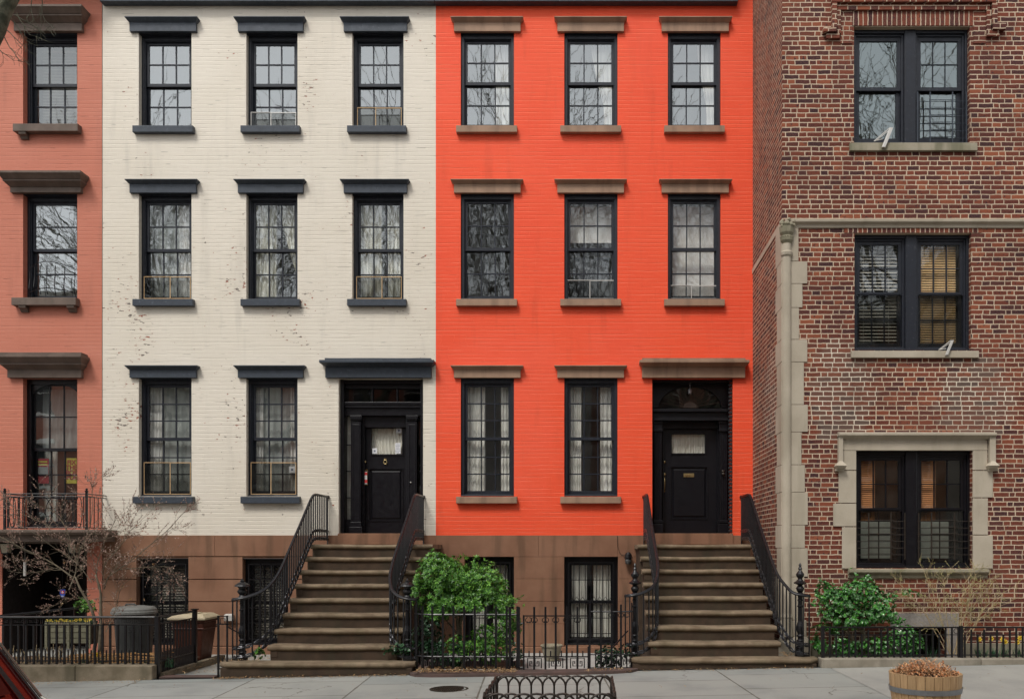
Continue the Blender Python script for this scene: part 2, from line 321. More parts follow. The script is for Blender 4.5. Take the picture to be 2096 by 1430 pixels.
    def build(s, name, mat, parent=None, smooth=False, bevel=0.0, seg=2):
        me = bpy.data.meshes.new(name); o = wl(parent) if parent else Vector((0, 0, 0))
        me.from_pydata([(a-o.x, b-o.y, c-o.z) for a, b, c in s.v], [], s.f); me.materials.append(mat)
        me.update()
        if smooth: me.polygons.foreach_set('use_smooth', [True]*len(me.polygons))
        ob = bpy.data.objects.new(name, me); COL.objects.link(ob)
        if parent: ob.parent = parent
        if bevel:
            b = ob.modifiers.new('bevel', 'BEVEL'); b.width = bevel; b.segments = seg; b.limit_method = 'ANGLE'; b.angle_limit = .6
        return ob
def thing(name, label, cat, loc, group=None):
    o = bpy.data.objects.new(name, None); COL.objects.link(o); o.location = loc; o.empty_display_size = .2
    o['label'] = label; o['category'] = cat
    if group: o['group'] = group
    return o
def tag(o, label, cat, group=None, kind=None):
    if kind: o['kind'] = kind
    if label: o['label'] = label
    if cat: o['category'] = cat
    if group: o['group'] = group
    return o
def struct(mb, name, mat, **k):
    o = mb.build(name, mat, **k); o['kind'] = 'structure'; return o
def rooted(mb, name, mat, label, cat, loc=None, group=None, **k):   # a thing that is one mesh, its origin at its base
    if loc is None:
        xs = [v[0] for v in mb.v]; ys = [v[1] for v in mb.v]; zs = [v[2] for v in mb.v]
        loc = ((min(xs)+max(xs))/2, (min(ys)+max(ys))/2, min(zs))
    mb.v = [(a-loc[0], b-loc[1], c-loc[2]) for a, b, c in mb.v]
    o = mb.build(name, mat, **k); o.location = loc; return tag(o, label, cat, group)

def wall_holes(mb, x0, x1, z0, z1, y, holes, rev):
    xs = sorted({x0, x1, *[h[0] for h in holes], *[h[1] for h in holes]}); zs = sorted({z0, z1, *[h[2] for h in holes], *[h[3] for h in holes]})
    xs = [v for v in xs if x0 <= v <= x1]; zs = [v for v in zs if z0 <= v <= z1]
    for i in range(len(xs)-1):
        for j in range(len(zs)-1):
            cx, cz = (xs[i]+xs[i+1])/2, (zs[j]+zs[j+1])/2
            if any(h[0] < cx < h[1] and h[2] < cz < h[3] for h in holes): continue
            mb.quad((xs[i], y, zs[j]), (xs[i+1], y, zs[j]), (xs[i+1], y, zs[j+1]), (xs[i], y, zs[j+1]))
    for h in holes:
        a, b, c, d = h[:4]; a = max(a, x0); b = min(b, x1); r = h[4] if len(h) > 4 else rev
        mb.quad((a, y, c), (a, y, d), (a, y+r, d), (a, y+r, c)); mb.quad((b, y, d), (b, y, c), (b, y+r, c), (b, y+r, d))
        mb.quad((a, y, d), (b, y, d), (b, y+r, d), (a, y+r, d)); mb.quad((a, y, c), (a, y+r, c), (b, y+r, c), (b, y, c))
    return mb

def sash(mb, x0, x1, z0, z1, y, cols, rows, st=.042, rb=.05, rt=.042, mw=.02, dp=.035):
    mb.ring(x0, x1, z0, z1, y, y+dp, st, st, rb, rt)
    ix0, ix1, iz0, iz1 = x0+st, x1-st, z0+rb, z1-rt
    for i in range(1, cols):
        x = ix0+(ix1-ix0)*i/cols; mb.box(x-mw/2, x+mw/2, y+.006, y+dp-.004, iz0, iz1)
    for j in range(1, rows):
        z = iz0+(iz1-iz0)*j/rows
        for i in range(cols):
            a = ix0+(ix1-ix0)*i/cols+(mw/2 if i else 0); b = ix0+(ix1-ix0)*(i+1)/cols-(mw/2 if i < cols-1 else 0)
            mb.box(a, b, y+.006, y+dp-.004, z-mw/2, z+mw/2)
    return (ix0, ix1, iz0, iz1)
def pane(parent, q, y, mat):
    a, b, c, d = q; m = MB(); m.quad((a-.004, y, c-.004), (b+.004, y, c-.004), (b+.004, y, d+.004), (a-.004, y, d+.004)); return m.build('pane', mat, parent)

def sash_window(house, x0, x1, z0, z1, y0=0.0, rev=.10, cols=3, rt=2, rb=2, frame=NAVYW, mid=.5, gl=None, head=.075, side=.05):
    gl = gl or GLASS; y = y0+rev
    m = MB(); m.ring(x0, x1, z0, z1, y, y+.15, side, side, .03, head)
    m.ring(x0+side, x1-side, z0+.03, z1-head, y+.02, y+.05, .014, .014, 0, .014)
    m.prof([(y-.05, z0), (y+.1, z0), (y+.1, z0+.045), (y-.05, z0+.02)], x0+.002, x1-.002)
    m.box(x0+.0015, x1-.0015, y0+.004, y-.0005, z1-.012, z1-.0015)
    w = m.build('window', frame, house, bevel=.004)
    a, b, c, d = x0+side, x1-side, z0+.04, z1-head
    zm = c+(d-c)*mid
    m = MB(); q = sash(m, a+.012, b-.012, zm-.02, d-.012, y+.052, cols, rt); m.build('upper_sash', frame, w); pane(w, q, y+.07, gl)
    m = MB(); q2 = sash(m, a, b, c, zm+.022, y+.092, cols, rb, rb=.06); m.build('lower_sash', frame, w); pane(w, q2, y+.11, gl)
    return w, q, q2
def lintel(par, x0, x1, z0, zf, z1, mat, e=.045, p=.055, q=.12, y0=0.0):
    m = MB(); m.box(x0, x1, y0-p, y0+.02, z0, zf)
    m.frus((x0-.003, x1+.003, y0-p-.006, y0+.02), (x0-e, x1+e, y0-q, y0+.02), zf, zf+(z1-zf)*.72)
    m.box(x0-e-.004, x1+e+.004, y0-q-.006, y0+.02, zf+(z1-zf)*.72, z1); return m.build('lintel', mat, par, bevel=.005)
def sill(par, x0, x1, z0, z1, mat, p=.09, y0=0.0):
    m = MB(); m.prof([(y0-p, z0+.0), (y0+.09, z0), (y0+.09, z1), (y0-p, z1-.012)], x0, x1); return m.build('sill', mat, par, bevel=.005)
def room(house, x0, x1, zs, y0, y1, parts):
    m = MB()
    z0, z1 = zs[0], zs[-1]
    m.quad((x0, y1, z0), (x1, y1, z0), (x1, y1, z1), (x0, y1, z1))
    for z in zs: m.quad((x0, y0, z), (x1, y0, z), (x1, y1, z), (x0, y1, z))
    for x in [x0, *parts, x1]: m.quad((x, y0, z0), (x, y1, z0), (x, y1, z1), (x, y0, z1))
    return m.build('interior', ROOM, house)
def curtain(x0, x1, z0, z1, y, mat, label, name='curtain', tie=None, amp=.018, waves=9, cat='curtain', lower=None):
    if y == .34: y = .255
    m = MB(); n = 48; rows = 10; V = []
    for j in range(rows+1):
        t = j/rows; z = z1+(z0-z1)*t
        a, b = x0, x1
        if tie:
            k = max(0, min(1, t/.72)) ** 1.3
            if tie == 'l': b = x1+(lower-x1)*k
            else: a = x0+(lower-x0)*k
        for i in range(n+1):
            u = i/n; V.append((a+(b-a)*u, y+amp*math.sin(u*waves*2*math.pi+1.3*math.sin(u*7))*(.5+.5*t)+.006*math.sin(j*1.3+i), z))
    m.add(V, [(j*(n+1)+i, j*(n+1)+i+1, (j+1)*(n+1)+i+1, (j+1)*(n+1)+i) for j in range(rows) for i in range(n)])
    return rooted(m, name, mat, label, cat, smooth=True)
def blinds(x0, x1, z0, z1, y, mat, label, name='venetian_blind', pitch=.05, cat='blind', tilt=.018):
    m = MB(); z = z1-.03; m.box(x0, x1, y-.02, y+.02, z1-.03, z1)
    while z > z0+.01:
        z -= pitch; m.add([(x0, y-.012, z-tilt), (x1, y-.012, z-tilt), (x1, y+.012, z+tilt), (x0, y+.012, z+tilt)], [(0, 1, 2, 3)])
    for x in (x0+(x1-x0)*.2, x0+(x1-x0)*.8): m.box(x-.002, x+.002, y-.016, y-.013, z, z1-.03)
    return rooted(m, name, mat, label, cat)
def shade(x0, x1, z0, z1, y, mat, label, name='roller_shade'):
    m = MB(); m.tube([(x0, y+.02, z1-.02), (x1, y+.02, z1-.02)], .018, 8); m.box(x0, x1, y, y+.002, z0, z1-.02); m.box(x0, x1, y-.004, y+.006, z0-.015, z0)
    return rooted(m, name, mat, label, 'shade')
def screen(x0, x1, z0, z1, y, mat, label, part=.58, r=.0065):
    t = thing('window_screen', label, 'window screen', ((x0+x1)/2, y, z0), 'adjustable screens standing in the sash windows')
    xm = x0+(x1-x0)*part
    m = MB(); m.ring(x0, x1, z0, z1, y-.01, y+.004, r*1.2, r*1.2, r*1.6, r*2); m.build('screen_frame', mat, t)
    m = MB(); m.box(xm-r*.8, xm+r*.8, y-.022, y-.011, z0, z1); m.box(x0+.004, xm, y-.021, y-.0105, z1-r*1.4, z1-.001); m.build('slider', mat, t)
    m = MB(); m.quad((x0+.01, y, z0+.01), (x1-.01, y, z0+.01), (x1-.01, y, z1-.015), (x0+.01, y, z1-.015)); m.build('mesh', SCREEN, t)

# ------------------------------------------------------------------ the four buildings
ROWS = [dict(c0=42, c1=50, f=68, s=260, sb=275, rt=2, rb=2), dict(c0=372, c1=379, f=397, s=613, sb=628, rt=2, rb=2), dict(c0=750, c1=758, f=774, s=1015, sb=1030, rt=3, rb=3)]
def house(name, label, px0, px1, cols, paint, trim, door, base_holes):
    x0, x1 = X(px0), X(px1)
    h = thing(name, label, 'town house', ((x0+x1)/2, 0, gz((x0+x1)/2)))
    holes = []; W = {}
    for ri, r in enumerate(ROWS):
        for ci, (a, b, fa, fb) in enumerate(cols):
            if ri == 2 and ci == 2: continue
            holes.append((X(a), X(b), Z(r['s']), Z(r['f'])))
    holes.append((X(door[0]), X(door[1]), Z(1092), Z(774), .38))
    m = MB(); wall_holes(m, x0, x1, Z(1095), 11.9, 0, holes, .30); m.quad((x0, 0, 11.9), (x1, 0, 11.9), (x1, 9, 11.9), (x0, 9, 11.9))
    m.quad((x0, 0, -.3), (x0, 9, -.3), (x0, 9, 11.9), (x0, 0, 11.9)); m.quad((x1, 0, -.3), (x1, 0, 11.9), (x1, 9, 11.9), (x1, 9, -.3)); m.quad((x0, 9, -.3), (x1, 9, -.3), (x1, 9, 11.9), (x0, 9, 11.9))
    m.build('wall', paint, h)
    k = 0
    for ri, r in enumerate(ROWS):
        for ci, (a, b, fa, fb) in enumerate(cols):
            if ri == 2 and ci == 2: continue
            w, q, q2 = sash_window(h, X(a), X(b), Z(r['s']), Z(r['f']), rt=r['rt'], rb=r['rb'], rev=.10 if paint is not RPAINT else .045, gl=GLASS if ri == 0 else (GLASSL if paint is RPAINT else GLASSM) if ri == 2 else GLASSC if paint is RPAINT else GLASSM)
            lintel(w, X(fa), X(fb), Z(r['f']), Z(r['c1']), Z(r['c0']), trim)
            sill(w, X(a-8), X(b+7), Z(r['sb']), Z(r['s'])-.001, trim)
            W[(ri, ci)] = (X(a), X(b), Z(r['s']), Z(r['f']))
    return h, W, x0, x1

WC = [(284, 392, 268, 404), (504, 609, 489, 622), (721, 826, 705, 834)]
RC = [(943, 1052, 930, 1066), (1155, 1264, 1141, 1277), (1367, 1475, 1354, 1491)]
WH, WW, wx0, wx1 = house('cream_brick_house', 'cream painted brick house with flaking paint and navy window trim', 210, 892, WC, WPAINT, NAVY, (693, 866), None)
RH, RW, rx0, rx1 = house('orange_red_house', 'bright orange red painted brick house with brown lintels', 892, 1541, RC, RPAINT, BROWNT, (1335, 1500), None)
# cornices under the roofs
for hh, a, b in ((WH, 213, 892), (RH, 892, 1508)):
    m = MB(); xa, xb = X(a), X(b)
    if a == 892: xa += .003
    m.box(xa, xb, -.14, .0, Z(13), 11.25); m.frus((xa, xb, -.16, 0), (xa, xb, -.45, 0), 11.25, 11.6); m.box(xa, xb, -.5, 0, 11.6, 11.72)
    m.build('cornice', NAVY, hh, bevel=.008)
room(WH, wx0+.02, wx1-.02, [-.15, 1.80, 5.35, 8.15, 11.5], .30, 3.2, [X(450), X(665)])
room(RH, rx0+.02, rx1-.02, [-.15, 1.80, 5.35, 8.15, 11.5], .30, 3.2, [X(1105), X(1312)])

# basements in brownstone
def basement(h, px0, px1, holes_px, groove_px, door, courses, faint=False):
    x0, x1 = X(px0), X(px1)
    hs = [(X(a), X(b), Z(d), Z(c)) for a, b, c, d in holes_px]
    m = MB(); zt = Z(1095)
    wall_holes(m, x0, x1, -.3, zt, .016, hs, .34)
    m.quad((x0, .016, zt), (x1, .016, zt), (x1, 0, zt), (x0, 0, zt))
    bnd = [1095, *courses]
    if not faint:      # rusticated blocks stand proud, the gaps between them are real grooves
        for j in range(len(bnd)-1):
            za, zb = Z(bnd[j])-(.008 if j else 0), Z(bnd[j+1])+.008
            cuts = [x0]
            if j == 0: cuts += [X(440), X(700)] if x0 < -3 else [X(1060), X(1264)]
            for hx in hs:
                if j: cuts += [hx[0], hx[1]]
            cuts.append(x1); cuts.sort()
            for i in range(len(cuts)-1):
                mid = (cuts[i]+cuts[i+1])/2
                if j and any(hx[0] < mid < hx[1] for hx in hs): continue
                m.box(cuts[i]+.0015, cuts[i+1]-.0015, -.012, .016, zb, za)
    else:
        for j in range(len(bnd)-1):
            za, zb = Z(bnd[j])-(.002 if j else 0), Z(bnd[j+1])+.002
            cuts = [x0]+([X(1102), X(1264)] if j == 0 else [])
            for hx in hs:
                if j: cuts += [hx[0], hx[1]]
            cuts.append(x1); cuts.sort()
            for i in range(len(cuts)-1):
                mid = (cuts[i]+cuts[i+1])/2
                if j and any(hx[0] < mid < hx[1] for hx in hs): continue
                m.box(cuts[i]+(.0012 if i else 0), cuts[i+1]-(.0012 if i < len(cuts)-2 else 0), -.012, .016, zb, za)
    m.build('basement_wall', BROWN, h, bevel=.003, seg=1)
    m = MB(); m.prof([(-.05, -.3), (.01, -.3), (.01, Z(1322)), (-.05, Z(1322)-.012)], x0+.001, x1-.001); m.build('plinth', BROWN, h, bevel=.006)
    return hs
bw = basement(WH, 210, 892, [(280, 386, 1142, 1320), (497, 590, 1142, 1320)], None, None, [1138.5, 1185, 1230.5, 1276, 1322])
br = basement(RH, 892, 1541, [(951, 1052, 1139, 1320), (1155, 1265, 1139, 1320)], None, None, [1139, 1184, 1230, 1276, 1322], True)
def security(w, x0, x1, z0, z1, y, kind):
    m = MB(); m.ring(x0, x1, z0, z1, y-.012, y+.012, .022, .022, .022, .022)
    if kind == 'lattice':
        L = x1-x0; H = z1-z0; p = .062; k = -int(H/p)-1
        while k*p < L+H:
            for sgn in (1, -1):
                a = k*p; pts = []
                lo = max(0, -a); hi = min(H, L-a)
                if hi > lo+.01:
                    xa, xb = a+lo, a+hi
                    if sgn == 1: pts = [(x0+xa, y-.002, z0+lo), (x0+xb, y-.002, z0+hi)]
                    else: pts = [(x1-xa, y+.004, z0+lo), (x1-xb, y+.004, z0+hi)]
                    m.tube(pts, .0032, 3, False)
            k += 1
        for fx in (.33, .62): m.box(x0+L*fx-.01, x0+L*fx+.01, y-.012, y+.012, z0, z1)
        for fz in (.22, .42, .60, .79): m.box(x0+.022, x1-.022, y-.010, y+.010, z0+H*fz-.008, z0+H*fz+.008)
    else:
        n = 8; L = x1-x0
        for i in range(1, n): m.tube([(x0+L*i/n, y, z0), (x0+L*i/n, y, z1)], .0075, 6, False)
        H = z1-z0; zc = z0+H*.50
        for f in (.08, .28, .50, .77): m.box(x0+.022, x1-.022, y-.006, y+.006, z0+H*f-.006, z0+H*f+.006)
        for i in range(n):
            a, b = x0+L*i/n, x0+L*(i+1)/n; c = (a+b)/2
            for dz in (-.07, .07): m.tube([(a, y-.006, zc), (c, y-.006, zc+dz), (b, y-.006, zc)], .005, 4, False)
    return m.build('security_grille', IRON, w)
for hh, hs, kd in ((WH, bw, 'lattice'), (RH, br, 'bars')):
    for (a, b, c, d) in hs:
        w, q, q2 = sash_window(hh, a, b, c, d, .0, rev=.12, cols=1 if kd == 'bars' else 3, rt=1 if kd == 'bars' else 2, rb=1 if kd == 'bars' else 2, frame=BLACKW, head=.09, side=.07, gl=GLASSD)
        security(w, a+.065, b-.065, c+.09, d-.09, .075, kd)
# door sills on the stoops
for hh, a, b in ((WH, 692, 868), (RH, 1334, 1500)):
    m = MB(); m.box(X(a), X(b), -.03, .40, 1.75, Z(1091)); m.build('door_sill', BROWN, hh, bevel=.006)

# grand lintels over the doors
def door_lintel(h, c0, c1, f0, f1, mat):
    m = MB(); x0, x1 = X(f0), X(f1); e = X(f0)-X(c0)
    m.box(x0, x1, -.07, .02, Z(774), Z(752)); m.frus((x0, x1, -.08, .02), (x0-e, x1+e, -.20, .02), Z(752), Z(746.5))
    m.box(x0-e, x1+e, -.205, .02, Z(746.5), Z(741)); m.frus((x0-e, x1+e, -.2, .02), (x0, x1, -.1, .02), Z(741), Z(739)); m.box(x0, x1, -.10, .02, Z(739), Z(735))
    m.build('door_lintel', mat, h, bevel=.005)
door_lintel(WH, 660, 888, 668, 884, NAVY); door_lintel(RH, 1308, 1531, 1314, 1524, BROWNT)

# ---- door of the cream house
Y = .22
def DX(p, y): return X(p, y)
m = MB(); a, b = X(693), X(866)
def bx(m, p0, p1, q0, q1, y0, y1): m.box(X(p0, y0), X(p1, y0), y0, y1, Z(q1, y0), Z(q0, y0))
m.box(a, a+.06, .10, .45, Z(1091), Z(774)); m.box(b-.06, b, .10, .45, Z(1091), Z(774)); m.box(a+.06, b-.06, .14, .45, Z(782), Z(774))
bx(m, 702, 864, 826, 834, .16, .3); bx(m, 700, 864, 834, 850, .20, .3); bx(m, 702, 864, 822, 827, .14, .3)
for p in (703, 762, 813, 862): bx(m, p-1.6, p+1.6, 782, 823, .24, .3)
bx(m, 702, 864, 783, 795, .22, .3)
bx(m, 703, 718, 1062, 1091, .22, .3); bx(m, 854, 864, 1062, 1091, .22, .3)
for z in (910, 964, 1018): bx(m, 703, 719, z-1, z+1, .26, .3); bx(m, 854, 863, z-1, z+1, .26, .3)
bx(m, 739, 746, 850, 1091, .27, .42); bx(m, 831, 834, 850, 1091, .27, .42); bx(m, 746, 831, 850, 874, .29, .42)
doorframe = m.build('door_surround', BLACKW, WH, bevel=.004)
for p0, p1 in ((718, 738), (833, 853)):
    m = MB(); bx(m, p0, p1, 862, 1078, .17, .27); bx(m, p0-2, p1+2, 850, 857, .14, .27); bx(m, p0-1, p1+1, 857, 860, .155, .27); bx(m, p0-1, p1+1, 1068, 1078, .155, .165); bx(m, p0-3, p1+3, 1078, 1091, .14, .27)
    bx(m, p0+3, p0+5, 868, 1062, .163, .17); bx(m, p1-5, p1-3, 868, 1062, .163, .17); bx(m, p0+5, p1-5, 868, 870, .163, .17)
    m.build('pilaster', BLACKW, WH, bevel=.003)
for p0, p1, q0, q1 in ((704, 862, 795, 822), (704, 717, 850, 1062), (855, 863, 850, 1062)):
    m = MB(); y = .285; m.quad((X(p0, y), y, Z(q1, y)), (X(p1, y), y, Z(q1, y)), (X(p1, y), y, Z(q0, y)), (X(p0, y), y, Z(q0, y))); m.build('transom_glass' if q0 < 800 else 'sidelight', GLASSD, WH)
def panel_door(h, p0, p1, q0, q1, y, gq, pq):
    d = MB(); gx0, gx1, gz0, gz1 = X(gq[0], y), X(gq[1], y), Z(gq[3], y), Z(gq[2], y)
    px0, px1, pz0, pz1 = X(pq[0], y), X(pq[1], y), Z(pq[3], y), Z(pq[2], y)
    wall_holes(d, X(p0, y), X(p1, y), Z(q1, y), Z(q0, y), y, [(gx0, gx1, gz0, gz1, .05), (px0, px1, pz0, pz1, .02)], .02)
    d.quad((px0, y+.02, pz0), (px1, y+.02, pz0), (px1, y+.02, pz1), (px0, y+.02, pz1))
    k = .045; d.frus((0, 0, 0, 0), (0, 0, 0, 0), 0, 0) if False else None
    d.add([(px0+.02, y+.019, pz0+.02), (px1-.02, y+.019, pz0+.02), (px1-.02, y+.019, pz1-.02), (px0+.02, y+.019, pz1-.02),
           (px0+k, y+.002, pz0+k), (px1-k, y+.002, pz0+k), (px1-k, y+.002, pz1-k), (px0+k, y+.002, pz1-k)],
          [(0, 1, 5, 4), (1, 2, 6, 5), (2, 3, 7, 6), (3, 0, 4, 7), (4, 5, 6, 7)])
    d.ring(gx0-.025, gx1+.025, gz0-.025, gz1+.025, y-.015, y+.0, .02, .02, .02, .02)
    d.ring(px0-.02, px1+.02, pz0-.02, pz1+.02, y-.012, y+.0, .016, .016, .016, .016)
    o = d.build('front_door', BLACKW, h)
    m = MB(); m.quad((gx0, y+.03, gz0), (gx1, y+.03, gz0), (gx1, y+.03, gz1), (gx0, y+.03, gz1)); m.build('pane', GLASSD, o)
    m = MB(); m.quad((X(p0, y)-.1, y+.25, Z(q1, y)), (X(p1, y)+.1, y+.25, Z(q1, y)), (X(p1, y)+.1, y+.25, Z(q0-70, y)), (X(p0, y)-.1, y+.25, Z(q0-70, y)))
    return o, (gx0, gx1, gz0, gz1)
yd = .36
wd, g1 = panel_door(WH, 744, 833, 872, 1091, yd, (760, 823, 876, 929), (757, 823, 960, 1064))
curtain(g1[0]+.003, g1[1]-.003, g1[2], g1[3], yd+.08, WHITEC, 'gathered cream curtain behind the glass of the cream house door', tie='r', lower=g1[0]+.10, waves=8, amp=.010)
shade(g1[0]-.02, g1[1]+.02, g1[2]-.02, g1[3]+.02, yd+.105, SHADE, 'pale shade behind the gathered curtain in the cream house door')
def sphere(m, c, r, n=8): 
    pr = [(r*math.sin(math.pi*i/n)+1e-4, -r*math.cos(math.pi*i/n)) for i in range(n+1)]; m.lathe(c[0], c[1], pr, 12, c[2]); return m
m = MB(); sphere(m, (X(748, yd), yd-.03, Z(945, yd)), .022); m.build('deadbolt', BRASS, wd, smooth=True)
m = MB(); sphere(m, (X(749, yd), yd-.05, Z(984, yd)), .026); m.box(X(744.5, yd), X(753, yd), yd-.008, yd-.001, Z(993, yd), Z(960, yd)); m.build('door_knob', BRASS, wd)
m = MB(); cx, cz = X(789, yd), Z(944, yd); m.box(cx-.02, cx+.02, yd-.02, yd, cz+.02, cz+.05); m.tube([(cx+.028*math.sin(t/12*6.283), yd-.02, cz-.012+.035*math.cos(t/12*6.283)) for t in range(13)], .008, 6); m.build('knocker', BRASS, wd)
m = MB(); a = X(749, yd-.07); y = yd-.075; m.box(a-.022, a+.022, y-.002, y, Z(990, y), Z(965, y)); o = rooted(m, 'door_hanger', plain('hanger_card', (.75, .72, .70), .6), 'paper door hanger with red printing hooked over the cream house door knob', 'door hanger')
m = MB(); m.box(a-.023, a+.023, y-.004, y-.002, Z(988, y), Z(981, y)); m.box(a-.023, a+.023, y-.004, y-.002, Z(972, y), Z(966, y)); m.build('printed_band', plain('red_print', (.6, .05, .05), .6), o)
PAPER = plain('white_paper', (.78, .78, .80), .7, var=.03); GREYI = plain('grey_ink', (.18, .2, .26), .7)
def sticker(p0, p1, q0, q1, y, label, emb):
    m = MB(); m.box(X(p0, y), X(p1, y), y-.001, y, Z(q1, y), Z(q0, y)); o = rooted(m, 'sticker', PAPER, label, 'sticker')
    m = MB(); cx, cz, r = X((p0+p1)/2, y), Z((q0+q1)/2, y), (X(p1, y)-X(p0, y))*.28
    if emb: m.poly([(cx+r*math.cos(k*math.pi/4)*(1 if k % 2 else .6), cz+r*math.sin(k*math.pi/4)*(1 if k % 2 else .6)) for k in range(8)], y-.003, y-.0015)
    else:
        for k in range(6): z = Z(q1, y)+(Z(q0, y)-Z(q1, y))*(k+.8)/7; m.box(X(p0, y)+.008, X(p1, y)-.008-(.02 if k % 3 == 0 else 0), y-.003, y-.0015, z, z+.004)
    m.build('printing', GREYI, o)
sticker(811, 822, 875.5, 886, yd+.028, 'small square white sticker at the top right of the cream house door glass', True)
sticker(762, 772, 917, 928, yd+.028, 'small white emblem sticker at the lower left of the cream house door glass', True)
sticker(809, 820, 906, 928, yd+.028, 'tall white notice taped at the lower right of the cream house door glass', False)
m = MB(); sphere(m, (X(841, .17), .16, Z(987, .17)), .013); m.build('doorbell', ALU, WH, smooth=True)
curtain(X(704.5, .3), X(717, .3), Z(1062, .3), Z(852, .3), .33, LACE, 'narrow white curtain in the left sidelight of the cream house door', waves=3, amp=.006)

# ---- door of the orange red house
m = MB(); a, b = X(1335), X(1500)
m.box(a, a+.02, .10, .5, Z(1091), Z(774)); m.box(a+.02, b-.06, .12, .5, Z(780), Z(774))
bx(m, 1336, 1490, 836, 842, .18, .5); bx(m, 1337, 1490, 842, 856, .24, .5); bx(m, 1335, 1491, 856, 860, .16, .5)
bx(m, 1356, 1472, 860, 876, .34, .5); bx(m, 1356, 1359, 876, 1091, .34, .5); bx(m, 1469, 1473, 876, 1091, .34, .5)
# spandrel with the half-round light cut out of it
y = .30; cx, cz, rx, rz = X(1412.5, y), Z(834, y), X(1412.5+64, y)-X(1412.5, y), Z(834-44, y)-Z(834, y)
x0s, x1s, zts = X(1336, y), X(1491, y), Z(779, y)
arc = [(cx+rx*math.cos(math.pi*i/24), cz+rz*math.sin(math.pi*i/24)) for i in range(25)]
top = [(x1s, cz)]+[(x1s+(x0s-x1s)*(i/22), zts) for i in range(23)]+[(x0s, cz)]
m.add([(p[0], y, p[1]) for p in arc]+[(p[0], y, p[1]) for p in top]+[(p[0], y+.05, p[1]) for p in arc], [(i, i+25, i+26, i+1) for i in range(24)]+[(i, i+1, i+51, i+50) for i in range(24)])
m.tube([(p[0], y-.004, p[1]) for p in arc], .010, 5)
m.build('door_surround', BLACKW, RH, bevel=.003)
m = MB(); yy = .33
for i in range(1, 12):
    an = math.pi*i/12; m.tube([(cx+.2*rx*math.cos(an), yy, cz+.25*rz*math.sin(an)), (cx+rx*math.cos(an), yy, cz+rz*math.sin(an))], .006, 4)
m.tube([(cx+.27*rx*math.cos(math.pi*i/12), yy, cz+.33*rz*math.sin(math.pi*i/12)) for i in range(13)], .007, 4)
m.poly([(cx+.22*rx*math.cos(math.pi*i/12), cz+.28*rz*math.sin(math.pi*i/12)) for i in range(13)], yy-.006, yy+.006)
fl = m.build('fanlight', PINKT, RH); m = MB(); m.poly(arc, .342, .344); m.build('pane', GLASSD, fl)
for p0, p1 in ((1339, 1355), (1473, 1489)):
    m = MB(); bx(m, p0, p1, 882, 1072, .25, .36); bx(m, p0-2, p1+1.5, 860, 866, .20, .36); bx(m, p0-1, p1+1, 866, 878, .225, .36); bx(m, p0-1.5, p1+1.5, 878, 882, .21, .36)
    bx(m, p0-1.5, p1+1.5, 1064, 1070, .225, .36); bx(m, p0-3, p1+2, 1072, 1091, .20, .36)
    for k in range(4): bx(m, p0+1.5+k*4, p0+3.2+k*4, 884, 1062, .243, .25)
    m.build('pilaster', BLACKW, RH, bevel=.003)
yr = .42
rd, g2 = panel_door(RH, 1358, 1470, 876, 1091, yr, (1375, 1443, 888, 927), (1374, 1447, 956, 1060))
curtain(g2[0]-.01, g2[1]+.01, g2[2]-.01, g2[3], yr+.07, WHITEC, 'pleated white curtain behind the wide glass of the red house door', waves=14, amp=.010)
m = MB(); m.box(X(1399, yr), X(1420.5, yr), yr-.01, yr+.012, Z(976, yr), Z(968.5, yr)); m.box(X(1402, yr), X(1417.5, yr), yr-.014, yr-.010, Z(974, yr), Z(970.5, yr)); m.build('mail_slot', BRASS, rd, bevel=.001)
m = MB(); sphere(m, (X(1360, yr), yr-.015, Z(945, yr)), .024); m.build('deadbolt', BRASS, rd, smooth=True)
m = MB(); hx = X(1360, yr); m.lathe(hx, yr-.012, [(.006, 0), (.020, .012), (.026, .03), (.016, .05), (.006, .065)], 10, Z(974, yr)); m.tube([(hx, yr-.012, Z(976, yr)), (hx, yr-.05, Z(981, yr)), (hx, yr-.055, Z(990, yr)), (hx, yr-.03, Z(998, yr)), (hx, yr-.01, Z(1002, yr))], [.012, .009, .011, .008, .010], 8); m.lathe(hx, yr-.01, [(.003, 0), (.016, .014), (.010, .03)], 10, Z(1007, yr)); m.build('door_handle', BRASS, rd, smooth=True)
m = MB(); sphere(m, (X(1480, .25), .22, Z(970, .25)), .03); m.box(X(1477, .25), X(1483, .25), .235, .25, Z(966, .25), Z(962, .25)); m.build('doorbell', IRONR, RH, smooth=True)
m = MB(); lx, ly, lz = X(1412, .2), .18, Z(796, .2); m.lathe(lx, ly, [(.03, -.09), (.034, -.085), (.040, -.02), (.02, .01), (.006, .03), (.006, .16)], 12, lz); tag(rooted(m, 'hanging_lantern', STEEL, 'small metal lantern hanging in front of the fanlight of the red house', 'lantern'), None, None)
# toothed brick edge of the right jamb
m = MB(); z = Z(1091)+.02
while z < Z(778): m.box(X(1500)-.062, X(1500)-.001, .05, .12, z, z+.045); z += .0675
m.build('jamb_bricks', plain('black_jamb_paint', (.02, .02, .022), .5), RH, bevel=.004)

# ---------------------------------------------------------------- salmon house at the left
px0 = -330; sx0, sx1 = X(px0), X(209)
PH = thing('salmon_brick_house', 'salmon painted brick house with umber lintels and small iron balcony', 'town house', ((sx0+sx1)/2, 0, gz(sx0)))
PR = [(68, 258, 52, 28, 17, 186, 35, 167), (397, 611, 386, 362, 10, 184, 32, 163), (774, 1078, 758, 732, 4, 185, None, None)]
holes = []; 
for shift in (0, -216):
    for (f, s, *_) in PR: holes.append((X(47+shift), X(158+shift), Z(s), Z(f)))
